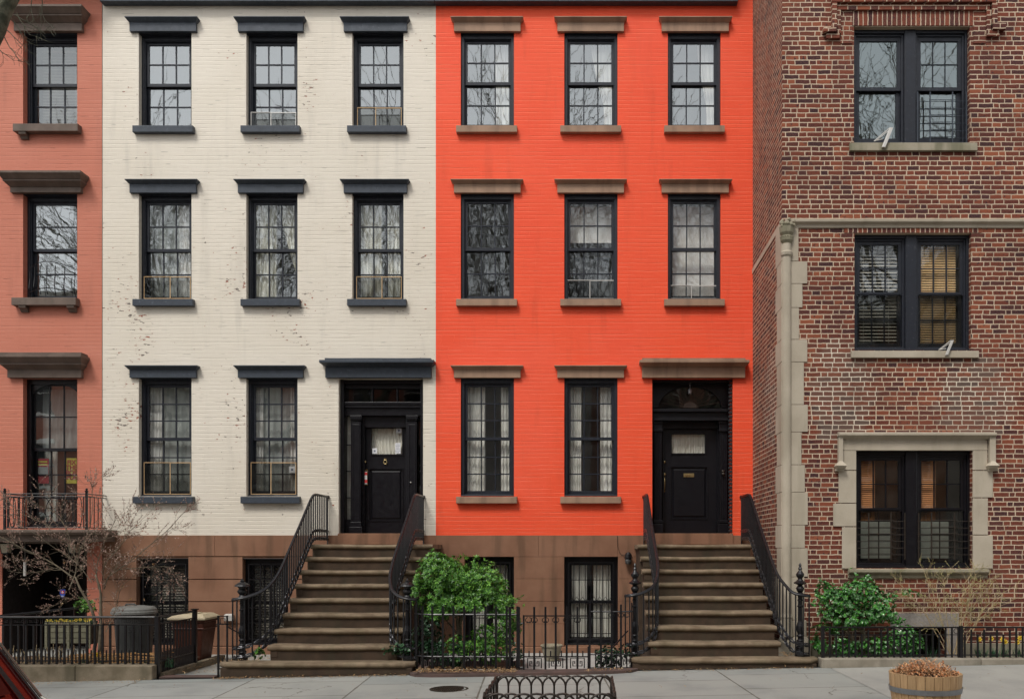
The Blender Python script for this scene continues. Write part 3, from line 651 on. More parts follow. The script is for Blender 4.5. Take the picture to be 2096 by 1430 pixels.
# basement recess below the balcony
holes.append((X(4), X(178), -.2, Z(1112), 1.3))
m = MB(); wall_holes(m, sx0, sx1-.002, -.3, 11.9, .002, holes, .32); m.quad((sx0, 0, 11.9), (sx1-.002, 0, 11.9), (sx1-.002, 9, 11.9), (sx0, 9, 11.9)); m.quad((sx0, 0, -.3), (sx0, 9, -.3), (sx0, 9, 11.9), (sx0, 0, 11.9)); m.quad((sx0, 9, -.3), (sx1-.002, 9, -.3), (sx1-.002, 9, 11.9), (sx0, 9, 11.9))
m.build('wall', PPAINT, PH)
m = MB(); m.box(sx0, sx1-.1, -.5, 0, 11.3, 11.9); m.build('cornice', PINKT, PH)
room(PH, sx0+.02, sx1-.02, [1.9, 5.35, 8.15, 11.5], .32, 3.2, [X(-60)])
for shift in (0, -216):
    for k, (f, s, fr, c0, l0, l1, s0, s1) in enumerate(PR):
        if k == 2:
            a, b, c, d = X(47+shift), X(158+shift), Z(s), Z(f); y = .11
            m = MB(); m.ring(a, b, c, d, y, y+.15, .07, .05, .05, .08)
            zm = Z(918); ia, ib = a+.07, b-.05; ai = (ia+ib)/2; hw = (ib-ia)/2
            # arched head: filler pieces above the curve
            n = 16; arcp = [(ai+hw*math.cos(math.pi*i/n), d-.33+.25*math.sin(math.pi*i/n)**.8) for i in range(n+1)]
            m.add([(p[0], y+.03, p[1]) for p in arcp]+[(p[0], y+.03, d-.08) for p in arcp]+[(p[0], y+.08, p[1]) for p in arcp], [(i, i+n+1, i+n+2, i+1) for i in range(n)]+[(i, i+1, i+2*n+3, i+2*n+2) for i in range(n)])
            w = m.build('window', BLACKW, PH, bevel=.003)
            m = MB(); q = sash(m, ia, ib, zm-.02, d-.08, y+.06, 3, 2, st=.03, rt=.02); m.build('upper_sash', BLACKW, w); pane(w, q, y+.075, GLASS)
            m = MB(); q = sash(m, ia, ib, c+.05, zm+.02, y+.1, 3, 3, st=.045); m.build('lower_sash', BLACKW, w); pane(w, q, y+.115, GLASSB)
        else:
            w, q, q2 = sash_window(PH, X(47+shift), X(158+shift), Z(s), Z(f), rt=2, rb=2, cols=3 if k == 0 else 1, rev=.12, frame=NAVYW, gl=GLASS if k else GLASSM)
        m = MB(); A, B = X(l0+16+shift), X(l1-14+shift); e = .10; z0, zf, z1 = Z(f), Z(fr), Z(c0)
        m.box(A, B, -.07, .02, z0, zf)
        zz = [zf, zf+(z1-zf)*.3, zf+(z1-zf)*.45, zf+(z1-zf)*.8, z1]
        m.frus((A, B, -.08, .02), (A-e*.55, B+e*.55, -.17, .02), zz[0], zz[1]); m.box(A-e*.6, B+e*.6, -.18, .02, zz[1], zz[2])
        m.frus((A-e*.6, B+e*.6, -.19, .02), (A-e, B+e, -.26, .02), zz[2], zz[3]); m.box(A-e*1.05, B+e*1.05, -.27, .02, zz[3], z1)
        if k == 2: m.box(A-e*.6, B+e*.7, -.2, .02, z1, z1+.05)
        m.build('lintel', PINKT, w, bevel=.004)
        if s0 is not None:
            sill(w, X(s0+shift), X(s1+shift), Z(s)-.14, Z(s)-.001, PINKT, .12)
            for bp in ((45, 60), (143, 158)):
                if k == 0 and bp[0] == 143: continue
                m = MB(); m.prof([(-.11, Z(s)-.14), (.02, Z(s)-.14), (.02, Z(s)-.24), (-.03, Z(s)-.24), (-.06, Z(s)-.20), (-.10, Z(s)-.18)], X(bp[0]+shift), X(bp[1]+shift)); m.build('bracket', PINKT, w, bevel=.004)
# bowed guard in the middle window
m = MB(); y = .02; a, b = X(60), X(152)
def bow(t): return y-.16*math.sin(math.pi*t)
for i in range(7):
    t = i/6; m.tube([(a+(b-a)*t, bow(t)+.02, Z(606)), (a+(b-a)*t, bow(t)-.03, Z(590)), (a+(b-a)*t, bow(t), Z(570)), (a+(b-a)*t, bow(t), Z(548 if 0 < i < 6 else 556))], .007, 5)
for py, dz in ((598, .03), (549, .07)): m.tube([(a+(b-a)*t/12, bow(t/12)-.005, Z(py)+dz*math.sin(math.pi*t/12)) for t in range(13)], .007, 5)
for o in PH.children:
    pass
midw = [o for o in PH.children if o.name.startswith('window')][1]
m.build('window_guard', IRON, midw)
blinds(X(62), X(150), Z(256), Z(82), .36, BLIND, 'pale venetian blind in the top window of the salmon house', pitch=.026, tilt=.009)
curtain(X(66), X(92), Z(1070), Z(790), .36, WHITEC, 'pale curtain at the left side of the salmon house balcony window', waves=3)
# posters in the balcony window
RED = plain('poster_red', (.36, .03, .035), .6); YELP = plain('poster_yellow', (.52, .45, .05), .6)
def text(s, size, x, z, y, mat, parent, name='lettering', align='CENTER'):
    cu = bpy.data.curves.new(name, 'FONT'); cu.body = s; cu.size = size; cu.extrude = .001; cu.align_x = align; cu.space_line = .82; cu.offset = .003
    tmp = bpy.data.objects.new(name, cu); COL.objects.link(tmp); dg = bpy.context.evaluated_depsgraph_get(); dg.update()
    me = bpy.data.meshes.new_from_object(tmp.evaluated_get(dg)); bpy.data.objects.remove(tmp); bpy.data.curves.remove(cu)
    me.materials.clear(); me.materials.append(mat); o = bpy.data.objects.new(name, me); COL.objects.link(o); o.parent = parent
    o.rotation_euler = (math.pi/2, 0, 0); o.location = Vector((x, y, z))-parent.location; return o
yp = .235
m = MB(); m.box(X(134, yp), X(157, yp), yp, yp+.003, Z(989, yp), Z(937, yp)); p = rooted(m, 'poster', YELP, 'yellow poster with red capital letters in the salmon house balcony window', 'poster')
text('FIX\nTHE\nBQE\nPLA', .105, X(146.5, yp), Z(950, yp)-.0, yp-.004, RED, p)
m = MB(); m.box(X(74, yp), X(100, yp), yp, yp+.003, Z(989, yp), Z(938, yp)); p = rooted(m, 'poster', RED, 'red poster with a grey photo band in the salmon house balcony window', 'poster')
m = MB(); m.box(X(75, yp), X(99, yp), yp-.002, yp, Z(970, yp), Z(955, yp)); m.build('photo_band', plain('grey_band', (.32, .31, .3), .6), p)
m = MB(); m.box(X(77, yp), X(97, yp), yp-.002, yp, Z(946, yp), Z(943, yp)); m.box(X(77, yp), X(97, yp), yp-.002, yp, Z(952, yp), Z(949, yp)); m.build('yellow_bars', YELP, p)
# balcony
BAL = thing('balcony', 'small black iron balcony with scrollwork below the salmon house window', 'balcony', (X(90), -.35, 1.95))
yb_ = -.62; zb = Z(1083, yb_)
m = MB(); m.prof([(yb_, zb-.09), (.0, zb-.09), (.0, zb), (yb_, zb), (yb_-.04, zb-.02), (yb_-.04, zb-.05)], X(-40), X(200, yb_)); m.box(X(-40), X(196, yb_), yb_+.08, 0, zb-.2, zb-.09); m.build('slab', PINKT, BAL, bevel=.005)
m = MB(); zt_ = Z(1010, yb_); a, b = X(8, yb_), X(176, yb_)
for z in (zt_, zt_-.045, zb+.03): m.tube([(a, 0, z), (a, yb_+.02, z), (b, yb_+.02, z), (b, 0, z)], .009, 5)
m.build('rails', IRON, BAL)
for x in (a, b):
    m = MB(); m.box(x-.016, x+.016, yb_+.004, yb_+.036, zb, zt_+.03); m.lathe(x, yb_+.02, [(.02, 0), (.034, .012), (.012, .03), (.024, .045), (.004, .065)], 10, zt_+.03); m.build('post', IRON, BAL)
def oval(m, cx, cz, rx, rz, y, r=.007, n=20): m.tube([(cx+rx*math.cos(2*math.pi*i/n), y, cz+rz*math.sin(2*math.pi*i/n)) for i in range(n+1)], r, 5, False)
m = MB(); zc = (zb+.03+zt_-.045)/2; hh2 = (zt_-.045-zb-.03)/2
for p in (24, 160): oval(m, X(p, yb_), zc, .055, hh2, yb_+.02); oval(m, X(p, yb_), zb+.07, .03, .03, yb_+.02)
for p in (14, 38, 49, 148, 170): m.box(X(p, yb_)-.007, X(p, yb_)+.007, yb_+.012, yb_+.028, zb+.03, zt_-.045)
c0_ = X(98, yb_); oval(m, c0_-.12, zc, .17, hh2, yb_+.02); oval(m, c0_+.12, zc, .17, hh2, yb_+.02); oval(m, c0_, zc, .07, .07, yb_+.02)
for s_ in (-1, 1): m.tube([(c0_+s_*.38, yb_+.02, zb+.04), (c0_+s_*.1, yb_+.02, zc), (c0_+s_*.38, yb_+.02, zt_-.05)], .006, 5)
for k in range(1, 5):
    for x in (a, b): m.box(x-.006, x+.006, yb_*k/5-.006, yb_*k/5+.006, zb+.03, zt_-.045)
m.build('scrollwork', IRON, BAL)
# entrance recess furniture: door, lanterns
m = MB(); zz0 = -.15; m.box(X(60, 1.2), X(128, 1.2), 1.2, 1.26, zz0, Z(1130, 1.2)); m.box(X(66, 1.2), X(122, 1.2), 1.18, 1.2, .2, .9); m.build('basement_door', BLACKW, PH, bevel=.006)
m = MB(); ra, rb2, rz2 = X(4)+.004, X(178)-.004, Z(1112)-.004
m.quad((ra, 1.29, -.2), (rb2, 1.29, -.2), (rb2, 1.29, rz2), (ra, 1.29, rz2)); m.quad((ra, .02, -.2), (ra, 1.29, -.2), (ra, 1.29, rz2), (ra, .02, rz2)); m.quad((rb2, 1.29, -.2), (rb2, .02, -.2), (rb2, .02, rz2), (rb2, 1.29, rz2)); m.quad((ra, .02, rz2), (ra, 1.29, rz2), (rb2, 1.29, rz2), (rb2, .02, rz2)); m.build('recess_shade_lining', plain('recess_shade_colour', (.022, .015, .014), .7), PH)  # lining coloured near black to paint the shade beneath the balcony
m = MB(); m.box(X(-6), X(186), -.03, .0, Z(1112), Z(1100)); m.build('recess_lintel', PINKT, PH)
for p in (13, 151):
    y = -.14; cx, cz = X(p, y), Z(1121, y); t = thing('porch_lantern', 'square glass lantern at the %s of the salmon house basement entrance' % ('left' if p < 50 else 'right'), 'lantern', (cx, y, cz-.09), 'lanterns beside the salmon house basement entrance')
    m = MB(); m.frus((cx-.05, cx+.05, y-.05, y+.05), (cx-.07, cx+.07, y-.07, y+.07), cz-.08, cz+.07); m.build('lamp_glass', plain('frosted_glass', (.55, .5, .38), .3), t)
    m = MB(); m.frus((cx-.085, cx+.085, y-.085, y+.085), (cx-.02, cx+.02, y-.02, y+.02), cz+.07, cz+.12); m.box(cx-.055, cx+.055, y-.055, y+.055, cz-.095, cz-.08); m.box(cx-.006, cx+.006, y, .0, cz+.1, cz+.12)
    for sx in (-1, 1):
        for sy in (-1, 1): m.tube([(cx+sx*.052, y+sy*.052, cz-.08), (cx+sx*.072, y+sy*.072, cz+.07)], .006, 4)
    m.build('lamp_cage', IRON, t)
m = MB(); y = -.3; x = X(51, y); m.tube([(x, y, Z(1178, y)), (x, y, Z(1150, y))], .022, 10); m.tube([(x, y, Z(1150, y)), (x, y, zb-.15)], .002, 4); rooted(m, 'wind_chime', ALU, 'pale tube wind chime hanging under the balcony', 'wind chime')
m = MB(); y = -.1; cx, cz = X(128, y), Z(1214, y)
m.poly([(cx-.045, cz+.07), (cx+.045, cz+.07), (cx+.048, cz), (cx+.02, cz-.06), (cx, cz-.08), (cx-.02, cz-.06), (cx-.048, cz)], y, y+.008)
sh = rooted(m, 'shield_sign', plain('blue_enamel', (.03, .08, .42), .4), 'small blue shield sign with a red and white centre by the basement entrance', 'sign')
m = MB(); m.poly([(cx-.03, cz+.05), (cx+.03, cz+.05), (cx+.025, cz), (cx-.025, cz)], y-.004, y-.001); m.build('emblem', plain('red_enamel', (.6, .04, .05), .4), sh)
m = MB(); m.box(cx-.02, cx+.02, y-.007, y-.004, cz+.015, cz+.022); m.box(cx-.004, cx+.004, y-.007, y-.004, cz+.005, cz+.045); m.box(cx-.02, cx+.02, y-.004, y-.001, cz-.045, cz-.038); m.build('white_mark', PAPER, sh)
m = MB(); m.tube([(cx, y+.004, cz+.07), (cx, y+.004, Z(1112))], .0015, 4); m.build('cord', IRON, sh)
for i, (p0, q0, p1, q1) in enumerate([(0, 1259, 190, 1238)]):
    m = MB(); ya, ybb = -1.7, -.5
    A = Vector((X(-20, ya), ya, Z(1262, ya))); B = Vector((X(188, ybb), ybb, Z(1240, ybb))); m.tube([A, B], .02, 8)
    hr = rooted(m, 'areaway_rail', IRON, 'black sloping handrail behind the front garden of the salmon house', 'handrail')
    for k in range(8):
        P = A.lerp(B, (k+.5)/8); mm = MB(); mm.tube([P, (P.x, P.y, -.1)], .009, 5); mm.build('baluster', IRON, hr)

# ---------------------------------------------------------------- brick apartment building at the right
yf = -2.33
ax0, ax1 = 2.84, X(2900, yf)
AB = thing('brick_apartment_building', 'red brown brick apartment building with limestone corner and paired windows', 'apartment building', ((ax0+ax1)/2, yf, gz(ax0)))
WN = [(1748, 1985, 55, 293), (1749, 1988, 477, 717), (1752, 1990, 922, 1162)]
holes = [(X(a, yf), X(b, yf), Z(d, yf), Z(c, yf)) for a, b, c, d in WN]+[(X(1848, yf), X(1937, yf), -.2, Z(1284, yf), .5)]
m = MB(); wall_holes(m, ax0, ax1, -.3, 12.5, yf, holes, .12)
m.quad((ax0, 6, -.3), (ax0, yf, -.3), (ax0, yf, 12.5), (ax0, 6, 12.5)); m.quad((ax0, yf, 12.5), (ax1, yf, 12.5), (ax1, 6, 12.5), (ax0, 6, 12.5)); m.quad((ax1, 6, 12.5), (ax1, yf, 12.5), (ax1, yf, -.3), (ax1, 6, -.3)); m.quad((ax0, 6, -.3), (ax1, 6, -.3), (ax1, 6, 12.5), (ax0, 6, 12.5))
m.build('wall', BRICK, AB)
room(AB, ax0+.3, ax1-.02, [-.2, 1.2, 3.9, 7.2, 11.5], yf+.13, yf+3.4, [])
FRM = NAVYW
for k, (a, b, c, d) in enumerate(WN):
    x0, x1, z0, z1 = holes[k][:4]; y = yf+.10; xm0, xm1 = X([1856, 1858, 1858][k], yf), X([1878, 1879, 1880][k], yf)
    fm = FRM if k < 2 else BLACKW
    m = MB(); m.box(xm0, xm1, y-.03, y+.14, z0, z1); m.ring(x0, xm0, z0, z1, y-.02, y+.12, .035, .01, .05, .05); m.ring(xm1, x1, z0, z1, y-.02, y+.12, .01, .035, .05, .05)
    for (p, q) in ((x0+.035, xm0-.01), (xm1+.01, x1-.035)): m.ring(p, q, z0+.05, z1-.05, y+.01, y+.1, .03, .03, .02, .03)
    m.box(x0+.002, x1-.002, y-.06, y+.1, z0, z0+.03)
    w = m.build('paired_window', fm, AB, bevel=.004)
    for (p, q) in ((x0+.065, xm0-.04), (xm1+.04, x1-.065)):
        zc_ = (z0+z1)/2-.0
        if k == 0:
            m = MB(); r1 = sash(m, p, q, zc_-.02, z1-.08, y+.03, 3 if p > xm1 else 1, 2 if p > xm1 else 1, st=.055, rt=.06, mw=.010); m.build('upper_sash', fm, w); pane(w, r1, y+.05, GLASSB)
            m = MB(); r2 = sash(m, p, q, z0+.07, zc_+.03, y+.07, 1, 1, st=.06, rb=.07); m.build('lower_sash', fm, w); pane(w, r2, y+.09, GLASSB)
        else:
            m = MB(); r1 = sash(m, p, q, zc_-.02, z1-.08, y+.03, 3, 2, st=.05, rt=.05, mw=.016); m.build('upper_sash', fm, w); pane(w, r1, y+.05, GLASSW)
            m = MB(); r2 = sash(m, p, q, z0+.07, zc_+.03, y+.07, 3 if k == 1 else 2, 2, st=.055, rb=.07, mw=.014); m.build('lower_sash', fm, w); pane(w, r2, y+.09, GLASSW)
            m = MB(); m.quad((p+.02, y+.03, z0+.08), (q-.02, y+.03, z0+.08), (q-.02, y+.03, zc_), (p+.02, y+.03, zc_)); m.build('insect_screen', SCREEN, w)
    # bars of the window guards
    for (p, q) in (((xm1+.0, x1-.0),) if k == 0 else ((x0, xm0), (xm1, x1)) if k == 2 else ()):
        m = MB(); gy = y-.03; L = q-p
        zt = z0+(.56*(z1-z0)*(.75 if k == 0 else .78)); zbot = z0+(.04 if k == 0 else .14)
        for j in range(6 if k == 0 else 6):
            z = zbot+(zt-zbot)*(j+.6)/6.2; m.tube([(p+.01, gy, z-.006), (q-.01, gy, z-.006)], .005, 5); m.tube([(p+L*.25, gy-.012, z+.010), (q-L*.25, gy-.012, z+.010)], .005, 5)
        for f in (.03, .27, .70, .97): m.box(p+L*f-.008, p+L*f+.008, gy-.02, gy-.006, zbot-.02, zt+.06)
        m.build('window_guard', NAVY if k == 0 else IRONR, w)
    m = MB()
    if k < 2: m.prof([(yf-.05, Z([311, 733][k], yf)), (yf+.09, Z([311, 733][k], yf)), (yf+.09, z0), (yf-.05, z0-.015)], X([1738, 1741][k], yf), X([1998, 2001][k], yf)); m.build('sill', LIMED if k == 0 else LIME, w, bevel=.005)
    else:
        zz = [Z(1163, yf), Z(1170, yf), Z(1175, yf), Z(1182, yf)]
        m.prof([(yf-.09, zz[1]), (yf-.09, zz[0]-.01), (yf+.09, zz[0]), (yf+.09, zz[3]), (yf-.025, zz[3]), (yf-.03, zz[2]), (yf-.06, zz[2]+.005)], X(1735, yf), X(2020, yf)); m.build('sill', LIMED, w, bevel=.003)
# blinds of the middle windows
yb2 = yf+.215
b0, b1, b2, b3 = X(1758, yf), X(1846, yf), X(1880, yf), X(1968, yf)
blinds(b0, b1, Z(712, yf), Z(488, yf), yb2, BLIND, 'half open grey blind in the left half of the middle brick building window', pitch=.05, tilt=.010)
blinds(b2, b3, Z(712, yf), Z(488, yf), yb2, LITB, 'closed blind coloured golden for lamp light in the right half of the middle brick building window', pitch=.036, tilt=.017)
blinds(X(1760, yf), X(1800, yf), Z(1150, yf), Z(930, yf), yb2, ORB, 'orange brown blind at the left of the lowest brick building window', pitch=.03, tilt=.014)
blinds(X(1884, yf), X(1926, yf), Z(1150, yf), Z(930, yf), yb2, ORB, 'orange brown blind in the right half of the lowest brick building window', pitch=.03, tilt=.014)
for i, (p, q) in enumerate(((1760, 1832), (1884, 1952))):
    shade(X(p, yf), X(q, yf), Z(1146, yf), Z(1065, yf), yb2-.03, plain('grey_shutter', (.42, .45, .40), .7), 'pale green grey panel low in the %s half of the lowest brick building window' % ('left', 'right')[i], 'cafe_shade')
# surround of the lowest window
def fb(m, p0, p1, q0, q1, pr, back=.0): m.box(X(p0, yf), X(p1, yf), yf-pr, yf+back, Z(q1, yf), Z(q0, yf))
m = MB(); z3 = WN[2]
for (p0, p1, q0, q1) in ((1720, 1751.8, 922, 962), (1716, 1751.8, 963, 1029), (1705, 1751.8, 1030, 1077), (1723, 1751.8, 1078, 1163), (1990.2, 2020, 922, 962), (1990.2, 2031, 963, 1018), (1990.2, 2021, 1019, 1094), (1990.2, 2031, 1095, 1163)):
    fb(m, p0, p1, q0+.3, q1-.3, .022)
fb(m, 1720, 2020, 900, 921.6, .022); fb(m, 1729, 2012, 897, 901, .03); m.box(X(1751, yf), X(1991, yf), yf-.02, yf+.1, Z(922, yf), Z(920, yf))
m.build('stone_surround', LIME, AB, bevel=.004)
m = MB(); m.prof([(yf-.11, Z(892, yf)), (yf-.11, Z(887, yf)), (yf, Z(884, yf)), (yf, Z(899, yf)), (yf-.035, Z(899, yf))], X(1714, yf), X(2034, yf))
for s_, p0, p1 in ((-1, 1714, 1723), (1, 2022, 2034)):
    fb(m, p0, p1, 892, 952, .075); fb(m, p0-6 if s_ < 0 else p0-2, p1+3 if s_ < 0 else p1+6, 960, 964, .06)
    cxp = (p0+p1)/2; m.frus((X(cxp-12, yf), X(cxp+10, yf), yf-.14, yf), (X(cxp-3, yf), X(cxp+3, yf), yf-.08, yf), Z(954, yf), Z(944, yf)); m.frus((X(cxp-8, yf), X(cxp+7, yf), yf-.1, yf), (X(cxp-12, yf), X(cxp+10, yf), yf-.14, yf), Z(960, yf), Z(954, yf))
m.build('hood_mould', LIME, AB, bevel=.004)
# brick head and hood of the top window
m = MB(); fb(m, 1744, 1992, 24, 53.5, .012); m.build('soldier_course', SOLD, AB)
for q_ in ((1720, 1744), (1992, 2017)): m = MB(); fb(m, q_[0], q_[1], 24, 90, .013); m.build('rowlock_jamb', BRICK, AB)
m = MB(); fb(m, 1712, 2024, 12, 23.8, .045); fb(m, 1700, 2036, -6, 11, .085)
fb(m, 1711, 1719.6, 24, 72, .045); fb(m, 2017.4, 2026, 24, 72, .045); fb(m, 1701, 1710.5, 11.2, 62, .08); fb(m, 2026.5, 2037, 11.2, 54, .08)
fb(m, 1683, 1709, 62.5, 71, .085); fb(m, 1690, 1717, 72.3, 82, .05); fb(m, 2028, 2054, 54.3, 66, .085); fb(m, 2018, 2043, 66.3, 78, .05)
m.build('brick_hood', BRICK, AB, bevel=.004)
m = MB(); fb(m, 1728, 2010, 465.5, 476.5, .006); m.build('header_course', SOLD, AB)
# belt course
m = MB(); zz = [Z(450, yf), Z(457, yf), Z(461, yf), Z(467, yf)]
m.prof([(yf-.075, zz[0]-.012), (yf, zz[0]), (yf, zz[3]), (yf-.02, zz[3]), (yf-.025, zz[2]), (yf-.07, zz[1])], X(1606, yf), ax1)
m.box(2.84-.012, 2.84, 0, yf, Z(462, yf), Z(450, yf)); m.build('belt_course', LIME, AB, bevel=.003)
# corner: shaft, capital, quoins
quo = [(462, 535, 1634), (535, 581, 1652), (581, 630, 1642), (630, 695, 1635), (695, 741, 1652), (741, 828, 1645), (828, 884, 1653), (884, 951, 1640), (951, 1007, 1647), (1007, 1074, 1653), (1074, 1121, 1647), (1121, 1180, 1653), (1180, 1268, 1646)]
for i, (q0, q1, pe) in enumerate(quo):
    m = MB(); e = .003; m.box(2.84-.016, X(pe, yf), yf-.016, yf+.001, Z(q1, yf)+e, Z(q0, yf)-(e if i else 0)); m.box(2.84-.016, 2.84+.001, yf+.001, yf+(.30 if i % 2 else .40), Z(q1, yf)+e, Z(q0, yf)-(e if i else 0)); m.build('quoin', LIME, AB, bevel=.004)
m = MB(); zt = Z(500, yf); zb3 = Z(1262, yf); prof = [(.085, zb3), (.068, zb3+.05)]
for py, r_ in ((1200, .066), (530, .064), (527, .064), (524, .082), (518, .088), (515, .066), (500, .062)): prof.append((r_, Z(py, yf)))
cx_, cy_ = 2.84+.06, yf-.012
m.lathe(cx_, cy_, [(r_, z) for r_, z in prof], 20); m.build('colonnette', LIME, AB, smooth=False)
m = MB(); m.lathe(cx_, cy_, [(.062, Z(500, yf)), (.09, Z(494, yf)), (.095, Z(488, yf)), (.075, Z(484, yf)), (.10, Z(478, yf)), (.105, Z(472, yf)), (.11, Z(466, yf))], 10)
for k in range(16):
    an = k*2.4; rr_ = .075+.03*R.random(); sphere(m, (cx_+.03*R.random()+rr_*math.cos(an), cy_-.02+rr_*math.sin(an)*.7, Z(452+R.random()*14, yf)), .022+.018*R.random(), 5)
for k in range(9):
    an = math.pi*(1+k/8); sphere(m, (cx_+.085*math.cos(an), cy_+.085*math.sin(an), Z(487, yf)), .014, 4)
m.build('carved_capital', LIMED, AB)
m = MB(); q = [(1268, .03), (1295, .05), (1310, .09), (1345, .07)]
m.box(2.84-.03, X(1650, yf), yf-.03, yf, Z(1302, yf), Z(1268.5, yf)); m.frus((2.84-.08, X(1655, yf), yf-.10, yf), (2.84-.04, X(1651, yf), yf-.05, yf), Z(1312, yf), Z(1302, yf)); m.box(2.84-.09, X(1656, yf), yf-.11, yf, -.1, Z(1312, yf)); m.lathe(cx_, cy_, [(.10, Z(1302, yf)), (.085, Z(1280, yf)), (.075, Z(1262, yf))], 16)
m.build('corner_base', LIME, AB, bevel=.006)
m = MB(); fb(m, 1822, 1962, 1254, 1283.5, .02); m.build('cellar_lintel', GRAN, AB, bevel=.005)
m = MB(); fb(m, 1937, 1962, 1284.2, 1360, .015); fb(m, 1825, 1848, 1284.2, 1360, .015); m.build('cellar_jambs', GRAN, AB, bevel=.004)
m = MB(); fb(m, 1962.5, 2890, 1315, 1370, .04); fb(m, 1660, 1824, 1318, 1370, .04); m.build('plinth', LIMED, AB, bevel=.005)
m = MB(); fb(m, 1849, 1936, 1284.5, 1360, -.35, .37); m.build('cellar_dark_sheet', BLACKW, AB)  # black sheet stands in for the darkness inside the cellar opening
# folding metal brackets on two sills
for (p0, q0, lab, y) in ((1811, 283, 'pale metal folding bracket standing on the sill of the top brick building window', yf-.06), (1939, 712, 'pale metal folding bracket standing on the sill of the middle brick building window', yf-.06)):
    k = 1.0 if q0 < 400 else .75; t = thing('sill_bracket', lab, 'bracket', (X(p0, y), y, Z(q0+20*k, y)), 'folding brackets on the window sills')
    A = (X(p0-7*k, y), Z(q0+20*k, y)); B = (X(p0+9*k, y), Z(q0-20*k, y)); w_ = .05*k
    m = MB(); m.poly([(A[0], A[1]), (A[0]+w_, A[1]), (B[0]+w_, B[1]), (B[0], B[1])], y-.03, y+.0); m.build('arm', ALU, t, bevel=.003)
    m = MB(); m.tube([(B[0], y-.01, B[1]), (A[0]-.09*k, y+.05, A[1]+.12*k)], .007, 5); m.tube([(B[0]+.01, y-.01, B[1]-.02), (A[0]-.07*k, y+.05, A[1]+.12*k)], .006, 5); m.tube([(A[0]-.09*k, y+.05, A[1]+.12*k), (A[0]+.02, y, A[1]+.13*k)], .006, 5); m.build('brace', ALU, t)

# ---------------------------------------------------------------- curtains, shades and screens of the two painted houses
def inside(W, k, dx0=0.0, dx1=1.0, dz0=0.0, dz1=1.0):
    a, b, c, d = W[k]; a += .05; b -= .05; c += .06; d -= .08
    return a+(b-a)*dx0, a+(b-a)*dx1, c+(d-c)*dz0, c+(d-c)*dz1
RN = ('top', 'middle', 'lower'); CN = ('left', 'centre', 'right')
def cur(W, hn, k, u0, u1, mat, side, desc='white', tie=None, lower=None, waves=6, yy=.34, v0=0.0, v1=1.0):
    a, b, c, d = inside(W, k, u0, u1, v0, v1)
    if lower is not None: A, B, _, _ = inside(W, k); lower = A+(B-A)*lower
    curtain(a, b, c, d, yy, mat, '%s curtain at the %s of the %s %s window of the %s house' % (desc, side, RN[k[0]], CN[k[1]], hn), tie=tie, lower=lower, waves=waves)
cur(RW, 'red', (0, 0), .62, 1.0, WHITEC, 'right', waves=5); cur(RW, 'red', (0, 1), .5, 1.0, WHITEC, 'right', 'tied back white', 'r', .78, 5); cur(RW, 'red', (0, 2), .6, 1.0, WHITEC, 'right', waves=5, tie='r', lower=.8)
cur(RW, 'red', (2, 0), 0, .42, WHITEC, 'left'); cur(RW, 'red', (2, 0), .76, 1, WHITEC, 'right', waves=4)
cur(RW, 'red', (2, 1), 0, .30, WHITEC, 'left'); cur(RW, 'red', (2, 1), .70, 1, WHITEC, 'right', waves=4)
cur(WW, 'cream', (1, 1), 0, .5, OLDC, 'left', 'faded patterned', waves=6); cur(WW, 'cream', (1, 1), .55, 1, OLDC, 'right', 'tied back patterned', 'r', .93, 5)
cur(WW, 'cream', (1, 2), 0, .52, OLDC, 'left', 'drawn patterned', waves=7); cur(WW, 'cream', (1, 2), .64, 1, OLDC, 'right', 'drawn patterned', waves=5)
cur(WW, 'cream', (1, 0), .66, 1, LACE, 'right', 'thin grey', waves=4)
cur(WW, 'cream', (2, 0), 0, .30, LACE, 'left', 'thin white', waves=4); cur(WW, 'cream', (2, 1), 0, .2, LACE, 'left', 'thin white', waves=3); cur(WW, 'cream', (2, 1), .80, 1, LACE, 'right', 'thin white', waves=3)
SHEER = cloth('grey_sheer_cloth', (.50, .53, .50), (.38, .41, .39), 14)  # grey sheers added behind the glass to make the panes lighter
for k_, ds in (((2, 0), 'hazy grey sheer filling'), ((2, 1), 'hazy grey sheer filling'), ((1, 0), 'hazy grey sheer filling')):
    a, b, c, d = inside(WW, k_); curtain(a, b, c, d, .30, SHEER, '%s the %s %s window of the cream house behind its side curtains, added to lighten the panes' % (ds, RN[k_[0]], CN[k_[1]]), name='added_sheer', waves=4, amp=.008)
curtain(X(64), X(150), Z(915), Z(790), .33, SHEER, 'grey sheer added to lighten the arched upper half of the salmon house balcony window', name='added_sheer', waves=4, amp=.008)
a, b, c, d = inside(RW, (1, 2)); shade(a, b, c, d, .33, SHADE, 'white roller shade fully down in the middle right window of the red house')
a, b, c, d = inside(RW, (1, 1), 0, 1, .62, 1); shade(a, b, c, d, .33, SHADE, 'white roller shade half down in the middle centre window of the red house')
GREYC = cloth('grey_bundle_cloth', (.22, .24, .26), (.10, .11, .12), 18); cur(RW, 'red', (1, 1), .12, .9, GREYC, 'back', 'dark grey draped', waves=4, yy=.55, v1=.5)
cur(RW, 'red', (1, 0), .32, .45, GREYC, 'middle', 'narrow dim grey', waves=2, yy=.5, v1=.5); cur(RW, 'red', (1, 0), .70, .82, GREYC, 'right', 'narrow dim grey', waves=2, yy=.5, v1=.62)
for i, (a, b, c, d) in enumerate(br):
    curtain(a+.09, (a+b)/2-.07, c+.12, d-.14, .34, LACE, 'long lace curtain at the left of the %s barred basement window' % ('hedge shaded', 'right hand')[i], waves=6)
    curtain((a+b)/2+.04, b-.09, c+.12, d-.14, .34, LACE, 'long lace curtain at the right of the %s barred basement window' % ('hedge shaded', 'right hand')[i], waves=6)
